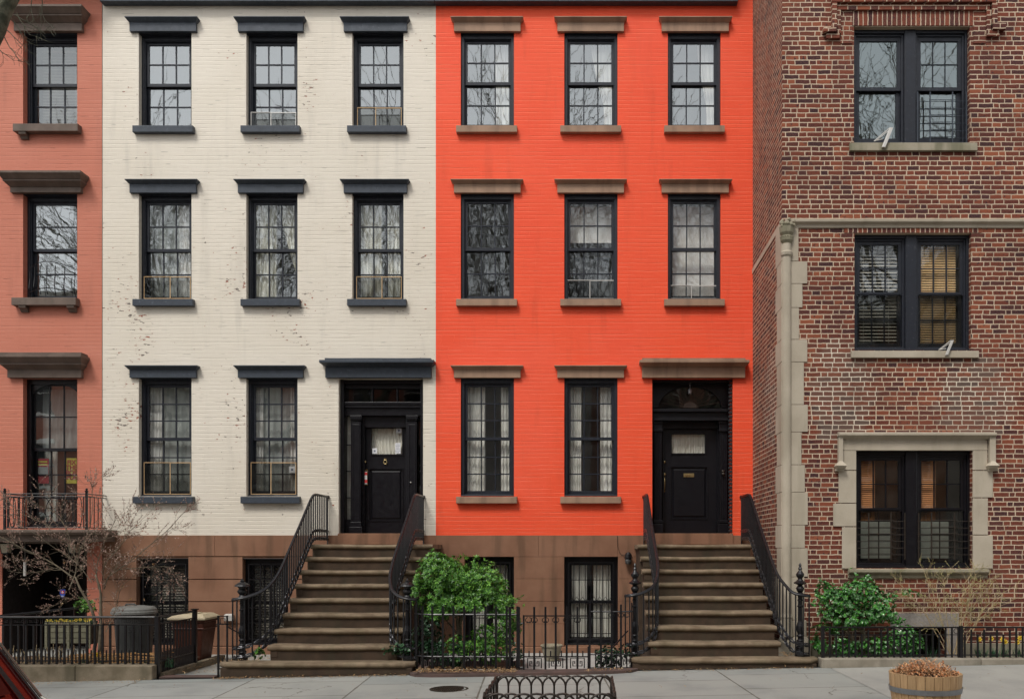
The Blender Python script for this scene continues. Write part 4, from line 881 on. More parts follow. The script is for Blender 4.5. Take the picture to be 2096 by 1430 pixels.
for i, (a, b, c, d) in enumerate(bw): blinds(a+.08, b-.08, c+.1, d-.12, .36, BLIND, 'grey slatted blind behind the lattice of the %s cream house basement window' % ('left', 'right')[i], pitch=.045, tilt=.014)
def scr(W, k, u0, u1, h, mat, lab, part=.58):
    a, b, c, d = W[k]; L = b-a; screen(a+.05+(L-.1)*u0, a+.05+(L-.1)*u1, c+.035, c+.035+h, .085, mat, lab, part)
scr(WW, (0, 1), 0, 1, .25, ALU, 'low white framed screen in the top centre window of the cream house', .45)
scr(WW, (0, 2), .02, 1, .33, PINE, 'wood framed screen in the top right window of the cream house', .42)
scr(WW, (1, 0), 0, 1, .38, PINE, 'wood framed screen in the middle left window of the cream house', .57)
scr(WW, (1, 2), 0, 1, .38, PINE, 'wood framed screen in the middle right window of the cream house', .57)
scr(WW, (2, 0), 0, 1, .55, PINE, 'tall wood framed screen in the lower left window of the cream house', .57)
scr(WW, (2, 1), 0, 1, .55, PINE, 'tall wood framed screen in the lower centre window of the cream house', .45)
scr(RW, (1, 1), 0, 1, .32, ALU, 'white framed screen in the middle centre window of the red house', .48)
scr(RW, (1, 2), 0, 1, .23, ALU, 'low white framed screen in the middle right window of the red house', .45)
sticker(592, 604, 954, 967, .205, 'small square sticker on the lower centre window of the cream house', True)

# ---------------------------------------------------------------- stoops
def stoop(label, xl, xr, topx, rise, blx, brx, zg):
    t = thing('stoop', label, 'stoop', ((xl+xr)/2, -1.6, zg), 'brownstone stoops')
    m = MB(); n = 9
    for i in range(n):     # solid core, each course slightly inset below its nosing
        yfz = -(.96+.28*i)+.035; z1 = 1.75-rise*i-.074; x0, x1 = (xl+.035, xr-.03)
        if i == 0: x0, x1 = topx[0]+.03, topx[1]-.03
        if i == 8: x0, x1 = blx+.03, brx-.03
        yb = -.001 if i == 0 else -(.96+.28*(i-1))+.035
        if i == 8: m.prof([(yfz, -.3), (yb-.0, -.3), (yb-.0, z1), (yfz, z1)], x0, x1)
        else: m.box(x0, x1, yfz, yb, -.3, z1)
        if 0 < i < 8: m.box(x0+.0, x0+.10, yfz-.006, yfz, z1-.09, z1)
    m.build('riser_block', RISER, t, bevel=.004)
    for i in range(n):
        y0 = -(.96+.28*i); z = 1.75-rise*i; yb = 0.001 if i == 0 else y0+.30
        x0, x1 = (xl, xr) if i else topx
        if i == 8: x0, x1 = blx, brx
        pr = [(yb, z), (y0+.045, z), (y0+.020, z-.005), (y0+.005, z-.018), (y0, z-.036), (y0+.005, z-.053), (y0+.018, z-.066), (y0+.035, z-.0735), (yb, z-.0735)]
        m = MB(); ns = 22; V = []
        for k in range(ns+1):
            u = k/ns; x = x0+(x1-x0)*u; wob = .003*math.sin(u*9+i)-.004*math.exp(-((u-.5)/.25)**2)
            e = min(u, 1-u)*(x1-x0); pull = 0
            if i == 8 and e < .14: pull = .10*(1-math.sqrt(max(0, 1-((.14-e)/.14)**2)))
            V += [(x, yy+(pull if yy < yb-.05 else 0)+(wob*.7 if yy < yb-.05 else 0), zz+(wob if zz > z-.03 else 0)) for yy, zz in pr]
        q = len(pr); m.add(V, [(k*q+j, k*q+(j+1) % q, (k+1)*q+(j+1) % q, (k+1)*q+j) for k in range(ns) for j in range(q)]+[tuple(range(q))[::-1], tuple(ns*q+j for j in range(q))])
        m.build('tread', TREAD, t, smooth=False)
    return t
stoop('brown stone stoop of ten steps up to the cream house door', -4.42, -2.60, (-4.42, -2.46), .201, -5.0, -2.34, -.05)
stoop('brown stone stoop of ten steps up to the red house door', .86, 2.70, (.82, 2.66), .194, .60, 3.16, .05)

def resample(pts, step):
    P = [Vector(p) for p in pts]; out = [P[0].copy()]; acc = 0.0
    for a, b in zip(P, P[1:]):
        L = (b-a).length; d = step-acc
        while d <= L: out.append(a.lerp(b, d/L)); d += step
        acc = L-(d-step)
    return out
def smooth(pts, it=2):
    P = [Vector(p) for p in pts]
    for _ in range(it):
        Q = [P[0]]
        for a, b in zip(P, P[1:]): Q += [a.lerp(b, .25), a.lerp(b, .75)]
        Q.append(P[-1]); P = Q
    return P
def railing(label, x, side, nx, zbase, urn, dz=0.0, lean=0.0):
    t = thing('stoop_railing', label, 'railing', (x, -1.6, zbase), 'wrought iron stoop railings')
    s = side
    path = [(x, .0, 2.56), (x, -.45, 2.56), (x+.0, -.80, 2.56), (x, -.98, 2.48), (x+lean*.4, -1.5, 2.07), (x+lean*.8, -2.0, 1.70), (x+lean, -2.40, 1.39+dz), (x+lean+s*.03, -2.62, 1.22+dz), (x+lean+s*.10, -2.80, 1.10+dz),
            (nx-s*.12, -2.94, 1.02+dz), (nx+s*.03, -2.99, .99+dz), (nx+s*.12, -2.95, .98+dz), (nx+s*.14, -2.86, .98+dz), (nx+s*.08, -2.80, .98+dz)]
    P = smooth(path); m = MB(); m.tube(P, .022, 8, flat=.7)
    m.lathe(nx, -2.90, [(.05, -.012), (.085, -.006), (.085, .008), (.04, .014)], 16, 1.0+dz); sphere(m, (x, -.02, 2.56), .03); hr_ = m.build('handrail', IRON, t, smooth=True); m = MB(); m.tube([p+Vector((-.010, 0, .016)) for p in P], .005, 5); m.tube([p+Vector((.010, 0, .016)) for p in P], .005, 5); m.build('highlight_edge', IRONG, hr_)  # pale tubes paint bright highlight lines along the handrail edges
    P2 = [p for p in P]
    m = MB()
    off = lambda p, k: p-Vector((0, 0, k+.10*max(0, min(1, (-p.y-2.3)/.6))))
    for k in (.58, .71):
        L = [off(p, k) for p in P2]; m.tube(L, .007, 5)
        Q = resample(L, .135)
        for a, b in zip(Q, Q[1:]):
            if (b-a).length < .05: continue
            d = (b-a).normalized(); c = (a+b)/2; side_ = d.cross(Vector((0, 0, 1)))
            if side_.length < .01: continue
            up = side_.normalized().cross(d)
            m.tube([c+d*.060*math.cos(2*math.pi*q/10)+up*.020*math.sin(2*math.pi*q/10) for q in range(11)], .011, 5, False)
    m.build('chain_rail', IRONG, t)
    B = resample(P2, .105)
    for i, p in enumerate(B[:-1]):
        if i == 0: p = Vector((p.x, -.04, p.z))
        q = off(p, .74 if i else .82); 
        if (Vector((p.x, p.y, 0))-Vector((nx, -2.9, 0))).length < .07: continue
        m = MB(); m.tube([p-Vector((0, 0, .01)), q], .0108, 6); m.build('baluster', IRON, t)
    m = MB(); y = -2.90
    top_ = 1.0+dz-zbase
    pr = [(.075, 0), (.075, .05), (.055, .055), (.05, .10), (.062, .115), (.05, .13), (.036, .15), (.036, .19), (.048, .20), (.048, .215), (.034, .23), (.034, .26), (.046, .27), (.046, .285), (.034, .30), (.052, .36), (.050, .41), (.032, .48), (.030, top_-.18), (.040, top_-.17), (.040, top_-.155), (.030, top_-.145), (.030, top_-.09), (.040, top_-.08), (.030, top_-.06), (.034, top_)]
    m.lathe(nx, y, pr, 16, zbase); nw = m.build('newel_post', IRON, t)
    m = MB()
    if urn: pr = [(.03, 0), (.055, .01), (.03, .03), (.05, .06), (.058, .09), (.04, .115), (.03, .13), (.085, .155), (.09, .165), (.05, .19), (.03, .215), (.035, .23), (.055, .26), (.056, .285), (.03, .32), (.018, .34), (.03, .355), (.022, .37), (.014, .39), (.022, .405), (.003, .44)]
    else: pr = [(.04, 0), (.05, .02), (.035, .045), (.062, .075), (.066, .10), (.045, .13), (.06, .155), (.105, .165), (.095, .185), (.05, .215), (.03, .225), (.03, .245), (.012, .255), (.003, .275)]
    m.lathe(nx, y, pr, 16, zbase+top_); m.build('finial', IRON, nw)
railing('black iron railing at the left side of the cream house stoop', -4.40, -1, -4.77, .14, False)
railing('black iron railing at the right side of the cream house stoop', -2.77, 1, -2.48, .14, False, lean=-.05)
railing('black iron railing at the left side of the red house stoop', .98, -1, .675, .20, True, .05, lean=.06)
railing('black iron railing at the right side of the red house stoop', 2.64, 1, 2.965, .20, True, .05, lean=.06)

# ---------------------------------------------------------------- ground
m = MB(); m.quad((-70, -40, -.55), (70, -40, -.55), (70, 30, -.55), (-70, 30, -.55)); struct(m, 'ground', ASPH)
def slope_sheet(m, x0, x1, y0, y1, dz=0.0, bot=None):
    V = [(x0, y0, gz(x0)+dz), (x1, y0, gz(x1)+dz), (x1, y1, gz(x1)+dz), (x0, y1, gz(x0)+dz)]
    if bot is None: m.quad(*V)
    else: m.add([(a, b, bot) for a, b, c in V]+V, [(0, 3, 2, 1), (4, 5, 6, 7), (0, 1, 5, 4), (1, 2, 6, 5), (2, 3, 7, 6), (3, 0, 4, 7)])
m = MB(); slope_sheet(m, -30, 30, -8.1, -3.2, 0, -.5); slope_sheet(m, -5.86, -5.02, -3.2, -2.6, -.004, -.5); struct(m, 'pavement', FLAG)
m = MB(); slope_sheet(m, X(1700, -3.3), 30, -8.1, -3.34, .004); struct(m, 'concrete_path', CONC)
m = MB(); slope_sheet(m, -30, 30, -8.25, -8.1, .0, -.5); struct(m, 'kerb', GRAN, bevel=.01)
m = MB(); slope_sheet(m, -60, 60, -17.5, -8.25, -.15); struct(m, 'road', ASPH)
m = MB(); slope_sheet(m, -60, 60, -21.5, -17.5, .0, -.5); struct(m, 'far_pavement', CONC)
m = MB(); m.box(X(210), -4.4, -2.6, 0, -.4, -.115); m.box(sx0, X(210)-.002, -3.0, 1.3, -.4, -.12); struct(m, 'areaway_floor', CONC)
m = MB(); m.box(-2.6, .86, -3.2, 0, -.4, -.09); struct(m, 'areaway_floor', stone('pale_slab', (.42, .41, .38), (.36, .35, .33), 3, .002))
# garden beds
def bed(m, x0, x1, y0, y1, z, amp=.03, n=26):
    k = len(m.v); nx_ = n; ny = 8; V = []
    for j in range(ny+1):
        for i in range(nx_+1):
            V.append((x0+(x1-x0)*i/nx_, y0+(y1-y0)*j/ny, z+amp*(R.random()-.3)))
    m.add(V, [(j*(nx_+1)+i, j*(nx_+1)+i+1, (j+1)*(nx_+1)+i+1, (j+1)*(nx_+1)+i) for j in range(ny) for i in range(nx_)])
m = MB(); bed(m, -9.9, -5.92, -3.0, -1.5, .02); struct(m, 'garden_bed', SOIL)
m = MB(); bed(m, 3.14, 9.5, -3.05, yf-.02, .10); struct(m, 'garden_bed', SOIL)
m = MB(); bed(m, -2.3, X(1062, -3), -3.12, -1.6, -.03); bed(m, X(1212, -3), .62, -3.12, -2.5, -.03, n=8); struct(m, 'garden_bed', SOIL)
# low walls under the fences
def lowwall(x0, x1, y0, y1, z, label, mat, cuts):
    m = MB(); xs = [x0, *sorted(cuts), x1]
    for a, b in zip(xs, xs[1:]): m.box(a+.002, b-.002, y0, y1, -.4, z)
    return rooted(m, 'low_wall', mat, label, 'low wall', bevel=.014)
lowwall(-10.5, X(313, -3.2), -3.22, -2.92, .105, 'mossy stone low wall under the left garden fence', CURB, [X(155, -3.2), -8.6])
m = MB(); m.box(X(313, -3.2)-.3, X(313, -3.2), -2.92, -1.6, -.4, .0)
lowwall(3.17, 12, -3.26, -3.04, .205, 'grey stone low wall in front of the brick building garden', stone('grey_curb_stone', (.34, .30, .24), (.25, .22, .17), 4, .003, streak=.3), [X(2005, -3.2), 8.2])
m = MB(); m.box(-5.83, -5.02, -1.9, -1.7, -.3, -.02); 
m = MB(); m.add([(-5.90, -3.0, -.3), (-5.80, -3.0, -.3), (-5.80, -.9, -.3), (-5.90, -.9, -.3), (-5.90, -3.0, -.02), (-5.80, -3.0, -.02), (-5.80, -.9, -.02), (-5.90, -.9, -.02)], [(4, 5, 6, 7), (0, 1, 5, 4), (1, 2, 6, 5), (2, 3, 7, 6), (3, 0, 4, 7)]); rooted(m, 'kerb_stone', CURB, 'dark kerb stone edging the path beside the brown bin', 'kerb stone')
m = MB(); m.box(-5.8, -5.06, -3.16, -2.95, -.2, -.055); rooted(m, 'brick_sill', REDCURB, 'worn red brick edging across the gate opening left of the stoop', 'brick edging')
# curved curb under the middle fence
m = MB(); pts = []
xa, xb = X(832, -3.4), X(1308, -3.4)
fr = [(xa, -3.10), (xa+.02, -3.27), (xa+.12, -3.40), (xa+.35, -3.47), (xa+.9, -3.50), (-.9, -3.49), (.3, -3.46), (xb-.25, -3.42), (xb-.08, -3.34), (xb, -3.2)]
n = len(fr); V = [(x, y, gz(x)+.035) for x, y in fr]+[(x, -3.13, gz(x)+.035) for x, y in fr]+[(x, y-.006, -.3) for x, y in fr]
m.add(V, [(i, i+1, n+i+1, n+i) for i in range(n-1)]+[(2*n+i, 2*n+i+1, i+1, i) for i in range(n-1)])
rooted(m, 'curved_kerb', REDCURB, 'rounded red brown kerb in front of the curved garden fence', 'kerb')

# ---------------------------------------------------------------- fences
def greek(m, x0, x1, z0, z1, y, r=.007):
    L = x1-x0; H = z1-z0; xm = (x0+x1)/2
    for s_, o in ((1, x0), (-1, x1)):
        w = L*.46; P = [(0, 0), (0, 1), (.98, 1), (.98, .22), (.36, .22), (.36, .68), (.66, .68), (.66, .45)]
        m.tube([(o+s_*w*p[0], y, z0+H*p[1]) for p in P], r, 4)
def pickets(t, xs, y, z0, z1, r=.010, spike=.0, yfun=None, name='picket'):
    for x in xs:
        yy = yfun(x) if yfun else y
        m = MB(); m.box(x-r, x+r, yy-r, yy+r, z0, z1)
        if spike: m.frus((x-r, x+r, yy-r, yy+r), (x-.001, x+.001, yy-.001, yy+.001), z1, z1+spike)
        m.build(name, IRON, t)
def frange(a, b, s):
    o = []
    while a < b: o.append(a); a += s
    return o
# left garden fence
yl = -3.06; fx1 = X(318, yl); fz = Z(1262, yl)
t = thing('garden_fence', 'black iron fence with key pattern on the mossy low wall', 'fence', (-8, yl, .1))
m = MB(); m.tube([(-10.4, yl, fz), (fx1, yl, fz)], .022, 8, flat=.7); m.box(-10.4, fx1, yl-.008, yl+.008, fz-.115, fz-.1); m.box(-10.4, fx1, yl-.008, yl+.008, .145, .16); m.build('rails', IRON, t)
xs = frange(X(-40, yl), fx1-.04, .1045); pickets(t, xs, yl, .105, fz-.10, .0125)
pickets(t, [x+.052 for x in xs[:-1]], yl, .13, .30, .007, name='short_picket')
for i in range(0, len(xs)-2, 2):
    m = MB(); greek(m, xs[i]+.012, xs[i+2]-.012, fz-.088, fz-.025, yl, .006); m.build('key_ornament', IRON, t)
m = MB(); m.box(fx1, fx1+.055, yl-.028, yl+.028, -.1, fz+.01); m.build('post', IRON, t)
# side return
t = thing('garden_fence', 'short black iron fence running back between path and left garden', 'fence', (fx1+.03, -2.5, 0))
xx = fx1+.028; ya = -1.9
m = MB(); m.tube([(xx, yl+.03, fz), (xx, ya, fz)], .018, 6); m.box(xx-.008, xx+.008, yl+.03, ya, fz-.11, fz-.095); m.box(xx-.008, xx+.008, yl+.03, ya, .13, .145); m.build('rails', IRON, t)
for y in frange(yl+.1, ya, .1): m = MB(); m.box(xx-.009, xx+.009, y-.009, y+.009, -.05, fz-.1); m.build('picket', IRON, t)
for y in frange(yl+.15, ya, .1): m = MB(); m.box(xx-.006, xx+.006, y-.006, y+.006, -.02, .26); m.build('short_picket', IRON, t)
m = MB(); m.box(xx-.03, xx+.03, ya, ya+.05, -.1, fz+.02); m.box(xx-.045, xx+.045, ya-.015, ya+.065, fz+.02, fz+.035); m.build('post', IRON, t)
# stub beside the stoop
t = thing('gate_post', 'narrow black iron fence stub with key top left of the stoop', 'fence stub', (-5.05, -3.08, -.05))
a, b = X(447, -3.08), X(465, -3.08); zt = Z(1259, -3.08)
m = MB(); m.box(a-.012, b+.012, -3.095, -3.065, zt-.012, zt); m.box(a-.03, b+.03, -3.09, -3.07, zt-.125, zt-.11); m.box(a, b, -3.088, -3.072, .04, .055); m.tube([(b, -3.08, zt-.15), (b+.16, -2.95, zt-.28)], .009, 5); m.build('rails', IRON, t)
m = MB(); m.box(a-.012, a+.012, -3.092, -3.068, -.08, zt-.012); m.build('post', IRON, t)
m = MB(); m.box(b-.010, b+.010, -3.09, -3.07, -.05, zt-.012); m.build('post', IRON, t)
m = MB(); m.tube([((a+b)/2-.03, -3.08, zt-.11), ((a+b)/2-.03, -3.08, zt-.04), ((a+b)/2+.03, -3.08, zt-.04), ((a+b)/2+.03, -3.08, zt-.11)], .007, 4); m.box((a+b)/2-.006, (a+b)/2+.006, -3.086, -3.074, 0, .2); m.build('key_ornament', IRON, t)
# middle curved fence
ym = -3.12; zr = Z(1257, ym); 
t = thing('garden_fence', 'curved black iron fence with key border around the green shrub', 'fence', (-1.7, ym, 0))
def path_mid(r0=0):
    P = [(-2.37, -2.55), (-2.39, -2.8), (-2.36, -2.96), (-2.27, -3.07), (-2.1, ym), (-1.8, ym), (X(1063, ym), ym)]
    return [Vector((x, y, 0)) for x, y in P]
PM = smooth(path_mid(), 2)
zk0, zk1 = Z(1370, ym), Z(1343, ym)
m = MB()
for z, r in ((zr, .013), (zk1, .012), (zk0, .012)): m.tube([p+Vector((0, 0, z)) for p in PM], r, 6)
m.build('rails', IRON, t)
B = resample(PM, .145)
for i, p in enumerate(B):
    m = MB(); m.box(p.x-.0135, p.x+.0135, p.y-.0135, p.y+.0135, -.02 if i % 2 else zk0, Z(1240, ym)); m.build('picket', IRON, t)
for a, b in zip(B, B[1:]):
    c = (a+b)/2; m = MB(); m.box(c.x-.008, c.x+.008, c.y-.008, c.y+.008, zk1, zk1+.07); m.build('short_picket', IRON, t)
for i in range(0, len(B)-1, 1):
    a, b = B[i], B[i+1]
    if i % 4 == 3: continue
    m = MB(); H = zk1-zk0
    P = [(.08, .08), (.08, .9), (.46, .9), (.46, .3), (.28, .3), (.28, .65)]
    for s_ in (0, 1):
        m.tube([(a.lerp(b, (p[0] if s_ == 0 else 1-p[0])).x, a.lerp(b, (p[0] if s_ == 0 else 1-p[0])).y, zk0+H*p[1]) for p in P], .0095, 4)
    m.build('key_ornament', IRON, t)
for px_, w in ((1044, .016), (1062.5, .013)):
    m = MB(); x = X(px_, ym); m.box(x-w, x+w, ym-w, ym+w, -.03, Z(1241, ym)); m.build('post', IRON, t)
# gate
t = thing('garden_gate', 'black iron gate with scrolls and three key panels', 'gate', (X(1140, ym), ym, 0))
ga, gb = X(1072, ym), X(1204, ym); zg_ = Z(1259.5, ym)
m = MB()
for z in (zg_, zk1, zk0+.0): m.box(ga, gb, ym-.009, ym+.009, z-.008, z+.008)
m.box(ga-.012, ga+.012, ym-.012, ym+.012, zk0-.03, zg_+.01); m.box(gb-.010, gb+.010, ym-.012, ym+.012, zk0-.06, Z(1322, ym)); m.tube([(ga-.045, ym, Z(1275, ym)), (ga, ym, Z(1275, ym))], .012, 6); m.tube([(ga-.05, ym, Z(1365, ym)), (ga, ym, Z(1365, ym))], .012, 6)
m.build('gate_frame', IRON, t)
pickets(t, [X(p, ym) for p in (1093.5, 1116.5, 1137.5, 1160, 1182)], ym, zk1 if 0 else zk0, Z(1241, ym), .0135)
pickets(t, [X(p, ym) for p in (1083, 1105, 1127, 1149, 1171, 1193)], ym, zk1, Z(1331, ym), .009, name='short_picket')
for p0, p1 in ((1080, 1108), (1124, 1152), (1168, 1196)): m = MB(); greek(m, X(p0, ym), X(p1, ym), zk0+.025, zk1-.02, ym-.004, .008); m.build('key_ornament', IRON, t)
for p in (1082, 1093.5, 1116.5, 1137.5, 1160, 1182):
    m = MB()
    for s_ in (-1, 1):
        x = X(p, ym); m.tube([(x+s_*(.008+.035*math.sin(k/8*4.2)), ym, zg_-.012-.045+.035*math.cos(k/8*4.2)) for k in range(9)], .005, 4)
    m.build('scroll', IRON, t)
# right piece up to the stoop
t = thing('garden_fence', 'short black iron fence with key border between gate and right stoop', 'fence', (X(1255, ym), ym, 0))
PR_ = smooth([Vector((X(1206, ym), ym, 0)), Vector((X(1270, ym), ym, 0)), Vector((X(1300, ym), ym+.03, 0)), Vector((.60, -2.92, 0))], 2); zr2 = Z(1251, ym)
m = MB()
for z, r in ((zr2, .011), (zk1+.03, .009), (zk0+.03, .009)): m.tube([p+Vector((0, 0, z)) for p in PR_], r, 6)
m.tube([(X(1240, -2.9), -2.9, Z(1340, -2.9)), (X(1285, -2.3), -2.3, Z(1290, -2.3))], .011, 6)
m.build('rails', IRON, t)
pickets(t, [X(p, ym) for p in (1207, 1230, 1252, 1271)], ym, -.03, Z(1236, ym), .0135); pickets(t, [X(1293, ym+.06)], ym+.04, -.02, Z(1233, ym), .010)
for p in (1219, 1241, 1262, 1283): pickets(t, [X(p, ym)], ym, zk0, zk1+.10, .008, name='short_picket')
for p0, p1 in ((1232, 1250), (1253, 1270), (1273, 1291)): m = MB(); greek(m, X(p0, ym), X(p1, ym), zk0+.05, zk1+.01, ym-.003, .006); m.build('key_ornament', IRON, t)
for p in (1252, 1271, 1283):
    m = MB()
    for s_ in (-1, 1):
        x = X(p, ym); m.tube([(x+s_*(.008+.028*math.sin(k/8*4.2)), ym, zr2-.012-.035+.028*math.cos(k/8*4.2)) for k in range(9)], .005, 4)
    m.build('scroll', IRON, t)
# right garden fence
y2 = -3.14; z2 = Z(1283, y2)
t = thing('garden_fence', 'low black iron picket fence before the brick building garden', 'fence', (5, y2, .2))
x0 = X(1684, y2)
m = MB(); m.box(x0, 10, y2-.010, y2+.010, z2-.01, z2+.01); m.box(x0, 10, y2-.006, y2+.006, z2-.105, z2-.095); m.box(x0, 10, y2-.008, y2+.008, .235, .25); m.build('rails', IRON, t)
xs = frange(x0+.095, 9.9, .0875)
for i, x in enumerate(xs): pickets(t, [x], y2, .21, z2-.01 if i % 10 in (0, 9) else z2-.10 if i % 2 else z2-.03, .0105)
for px_ in (1684, 1967, 2250):
    x = X(px_, y2); m = MB(); m.box(x-.022, x+.022, y2-.022, y2+.022, .2, z2+.02); m.build('post', IRON, t)
    if px_ != 1684:
        m = MB(); oval(m, x-.065, z2-.05, .032, .032, y2, .005); oval(m, x+.065, z2-.05, .032, .032, y2, .005); m.build('ring_ornament', IRON, t)

# ---------------------------------------------------------------- street things
t = thing('manhole_cover', 'round cast iron cover set in the paving near the curved fence', 'manhole cover', (-1.66, -4.5, gz(-1.66)))
m = MB(); m.lathe(-1.66, -4.5, [(.235, 0), (.235, .006), (.205, .008), (.205, .003), (.19, .003), (.001, .003)], 32, gz(-1.66)); m.build('ring', IRONR, t)
m = MB()
for i in range(-6, 7):
    for j in range(-6, 7):
        if i*i+j*j < 40: m.box(-1.66+i*.028-.009, -1.66+i*.028+.009, -4.5+j*.028-.009, -4.5+j*.028+.009, gz(-1.66)+.002, gz(-1.66)+.009)
m.build('lid_studs', IRONR, t)
# tree guard of hoops
tg0, tg1, yg0, yg1 = -.87, .245, -6.66, -7.75; zg0 = gz(-.3); GH = .44
t = thing('tree_guard', 'low hooped brown iron guard around an empty tree pit', 'tree guard', ((tg0+tg1)/2, (yg0+yg1)/2, zg0))
def hoops(pa, pb, n):
    pa, pb = Vector(pa), Vector(pb); L = (pb-pa).length; d = (pb-pa)/L; st = L/n
    for i in range(-1, n):
        for q in (0,):
            a = max(0, i*st); b = min(L, (i+2)*st); rr_ = (b-a)/2; c = (a+b)/2; top = .10
            P = [(a, 0.0)]+[(c-rr_*math.cos(math.pi*k/10), GH-top+top*math.sin(math.pi*k/10)) for k in range(11)]+[(b, 0.0)]
            m = MB(); o = .005*(1 if i % 2 else -1); nrm = Vector((-d.y, d.x, 0))*o
            m.tube([tuple(pa+d*p[0]+nrm+Vector((0, 0, p[1]))) for p in P], .0105, 6); m.build('hoop', IRONR, t)
    m = MB()
    for z in (.06, .20): m.tube([pa+Vector((0, 0, z)), pb+Vector((0, 0, z))], .006, 5)
    m.build('rails', IRONR, t)
hoops((tg0, yg0, zg0), (tg1, yg0, zg0), 10); hoops((tg0, yg1, zg0), (tg1, yg1, zg0), 10); hoops((tg0, yg0, zg0), (tg0-.0, yg1, zg0), 9); hoops((tg1, yg0, zg0), (tg1, yg1, zg0), 9)
for x in (tg0, tg1):
    for y in (yg0, yg1): m = MB(); m.box(x-.013, x+.013, y-.013, y+.013, zg0, zg0+GH-.02); m.build('post', IRONR, t)
m = MB(); bed(m, tg0+.02, tg1-.02, yg1+.02, yg0-.02, zg0+.006, .02, 16); struct(m, 'tree_pit_soil', SOIL)

# barrel planter
bxc, byc, bz0 = X(1894, -6.7), -6.7, gz(3.3); bh = .41; r0, r1 = .275, .335
t = thing('barrel_planter', 'half barrel wooden planter with steel hoops and dry plants', 'planter', (bxc, byc, bz0))
m = MB(); ns = 26
for i in range(ns):
    a0, a1 = 2*math.pi*(i+.03)/ns, 2*math.pi*(i+.97)/ns; V = []; rj = .003*R.random()
    zs = [0, .12, .25, .34, bh+.008*R.random()]; rs = [r0, r0+.03, r0+.05, r0+.056, r1]
    for z, r in zip(zs, rs):
        r += rj
        V += [((r)*math.cos(a0), (r)*math.sin(a0), z), ((r)*math.cos((a0+a1)/2)*1.004, (r)*math.sin((a0+a1)/2)*1.004, z), ((r)*math.cos(a1), (r)*math.sin(a1), z), ((r-.026)*math.cos(a1), (r-.026)*math.sin(a1), z), ((r-.026)*math.cos(a0), (r-.026)*math.sin(a0), z)]
    m.add([(bxc+x, byc+y, bz0+z) for x, y, z in V], [(j*5+k, j*5+(k+1) % 5, (j+1)*5+(k+1) % 5, (j+1)*5+k) for j in range(4) for k in range(5)]+[tuple(range(5))[::-1], tuple(20+k for k in range(5))])
m.build('staves', wood('oak_staves', (.58, .38, .20), (.42, .26, .13), scale=.8), t)
for zb_, zt_2, ra, rb_ in ((.235, .285, r0+.052, r0+.060), (.05, .09, r0+.018, r0+.026)):
    m = MB(); m.lathe(bxc, byc, [(ra, zb_), (ra+.006, zb_), (rb_+.006, zt_2), (rb_, zt_2)], 40, bz0); m.build('hoop', STEEL, t, smooth=False)
m = MB()
V = [(bxc, byc, bz0+bh+.0)]; 
nr, na = 6, 28
for j in range(1, nr+1):
    for k in range(na):
        rr_ = (r1-.03)*j/nr; an = 2*math.pi*k/na; V.append((bxc+rr_*math.cos(an), byc+rr_*math.sin(an), bz0+bh-.05+.07*(1-j/nr)*R.uniform(.5, 1.1)))
m.add(V, [(0, 1+k, 1+(k+1) % na) for k in range(na)]+[(1+(j-1)*na+k, 1+(j-1)*na+(k+1) % na, 1+j*na+(k+1) % na, 1+j*na+k) for j in range(1, nr) for k in range(na)])
m.build('potting_soil', SOIL, t)
m = MB()
for _ in range(1500):
    an = R.uniform(0, 6.283); rr_ = (r1-.03)*math.sqrt(R.random()); h = .10*(1-(rr_/r1)**2)*R.uniform(.3, 1.5)
    lump = .045*max(0, math.sin(an*2+1))*(1-rr_/r1)
    m.leaf((bxc+rr_*math.cos(an), byc+rr_*math.sin(an), bz0+bh-.03+h+lump), Vector((R.uniform(-1, 1), R.uniform(-1, 1), R.uniform(-.2, 1))), Vector((0, 0, 1)), R.uniform(.02, .05), R.uniform(.005, .011))
tag(rooted(m, 'dry_planting', MULCH, 'orange and brown dried flowers filling the barrel planter', 'dried plants'), None, None)
m = MB()
for _ in range(70):
    x, y = bxc-.2+R.uniform(-.1, .28), byc+R.uniform(-.12, .12); m.blade((x, y, bz0+bh-.02), (R.uniform(-.7, .7), R.uniform(-.3, .3), 1), R.uniform(.08, .17), .0016, .3)
rooted(m, 'dry_grass', STRAW, 'tuft of dry pale grass sticking out of the barrel planter', 'dry grass')

# bins
cx, cy, z0 = X(275, -.85), -.85, -.115
t = thing('rubbish_bin', 'round dark grey rubbish bin with handled lid by the basement wall', 'rubbish bin', (cx, cy, z0))
GRB = plain('grey_plastic', (.055, .057, .055), .5, var=.3); GRL = plain('grey_lid_plastic', (.20, .20, .185), .5, var=.3)
m = MB(); m.lathe(cx, cy, [(.25, 0), (.255, .03), (.29, .60), (.30, .72), (.325, .73), (.325, .76)], 28, z0); 
m.build('bin_body', GRB, t, bevel=0)
text('150', .13, cx+.10, z0+.47, cy-.335, plain('black_marker', (.01, .01, .01), .6), t, 'painted_number')
m = MB(); m.lathe(cx, cy, [(.345, .755), (.345, .79), (.335, .80), (.33, .83), (.30, .86), (.16, .88), (.001, .885)], 28, z0); m.build('lid', GRL, t, smooth=False)
m = MB(); m.tube([(cx-.13, cy-.05, z0+.875), (cx-.10, cy-.05, z0+.905), (cx+.02, cy-.05, z0+.91), (cx+.06, cy-.05, z0+.88)], .013, 6); m.build('lid_handle', GRB, t)
cx, cy = X(399, -1.25), -1.25
t = thing('rubbish_bin', 'brown plastic rubbish bin with beige hinged lid beside the fence', 'rubbish bin', (cx, cy, z0))
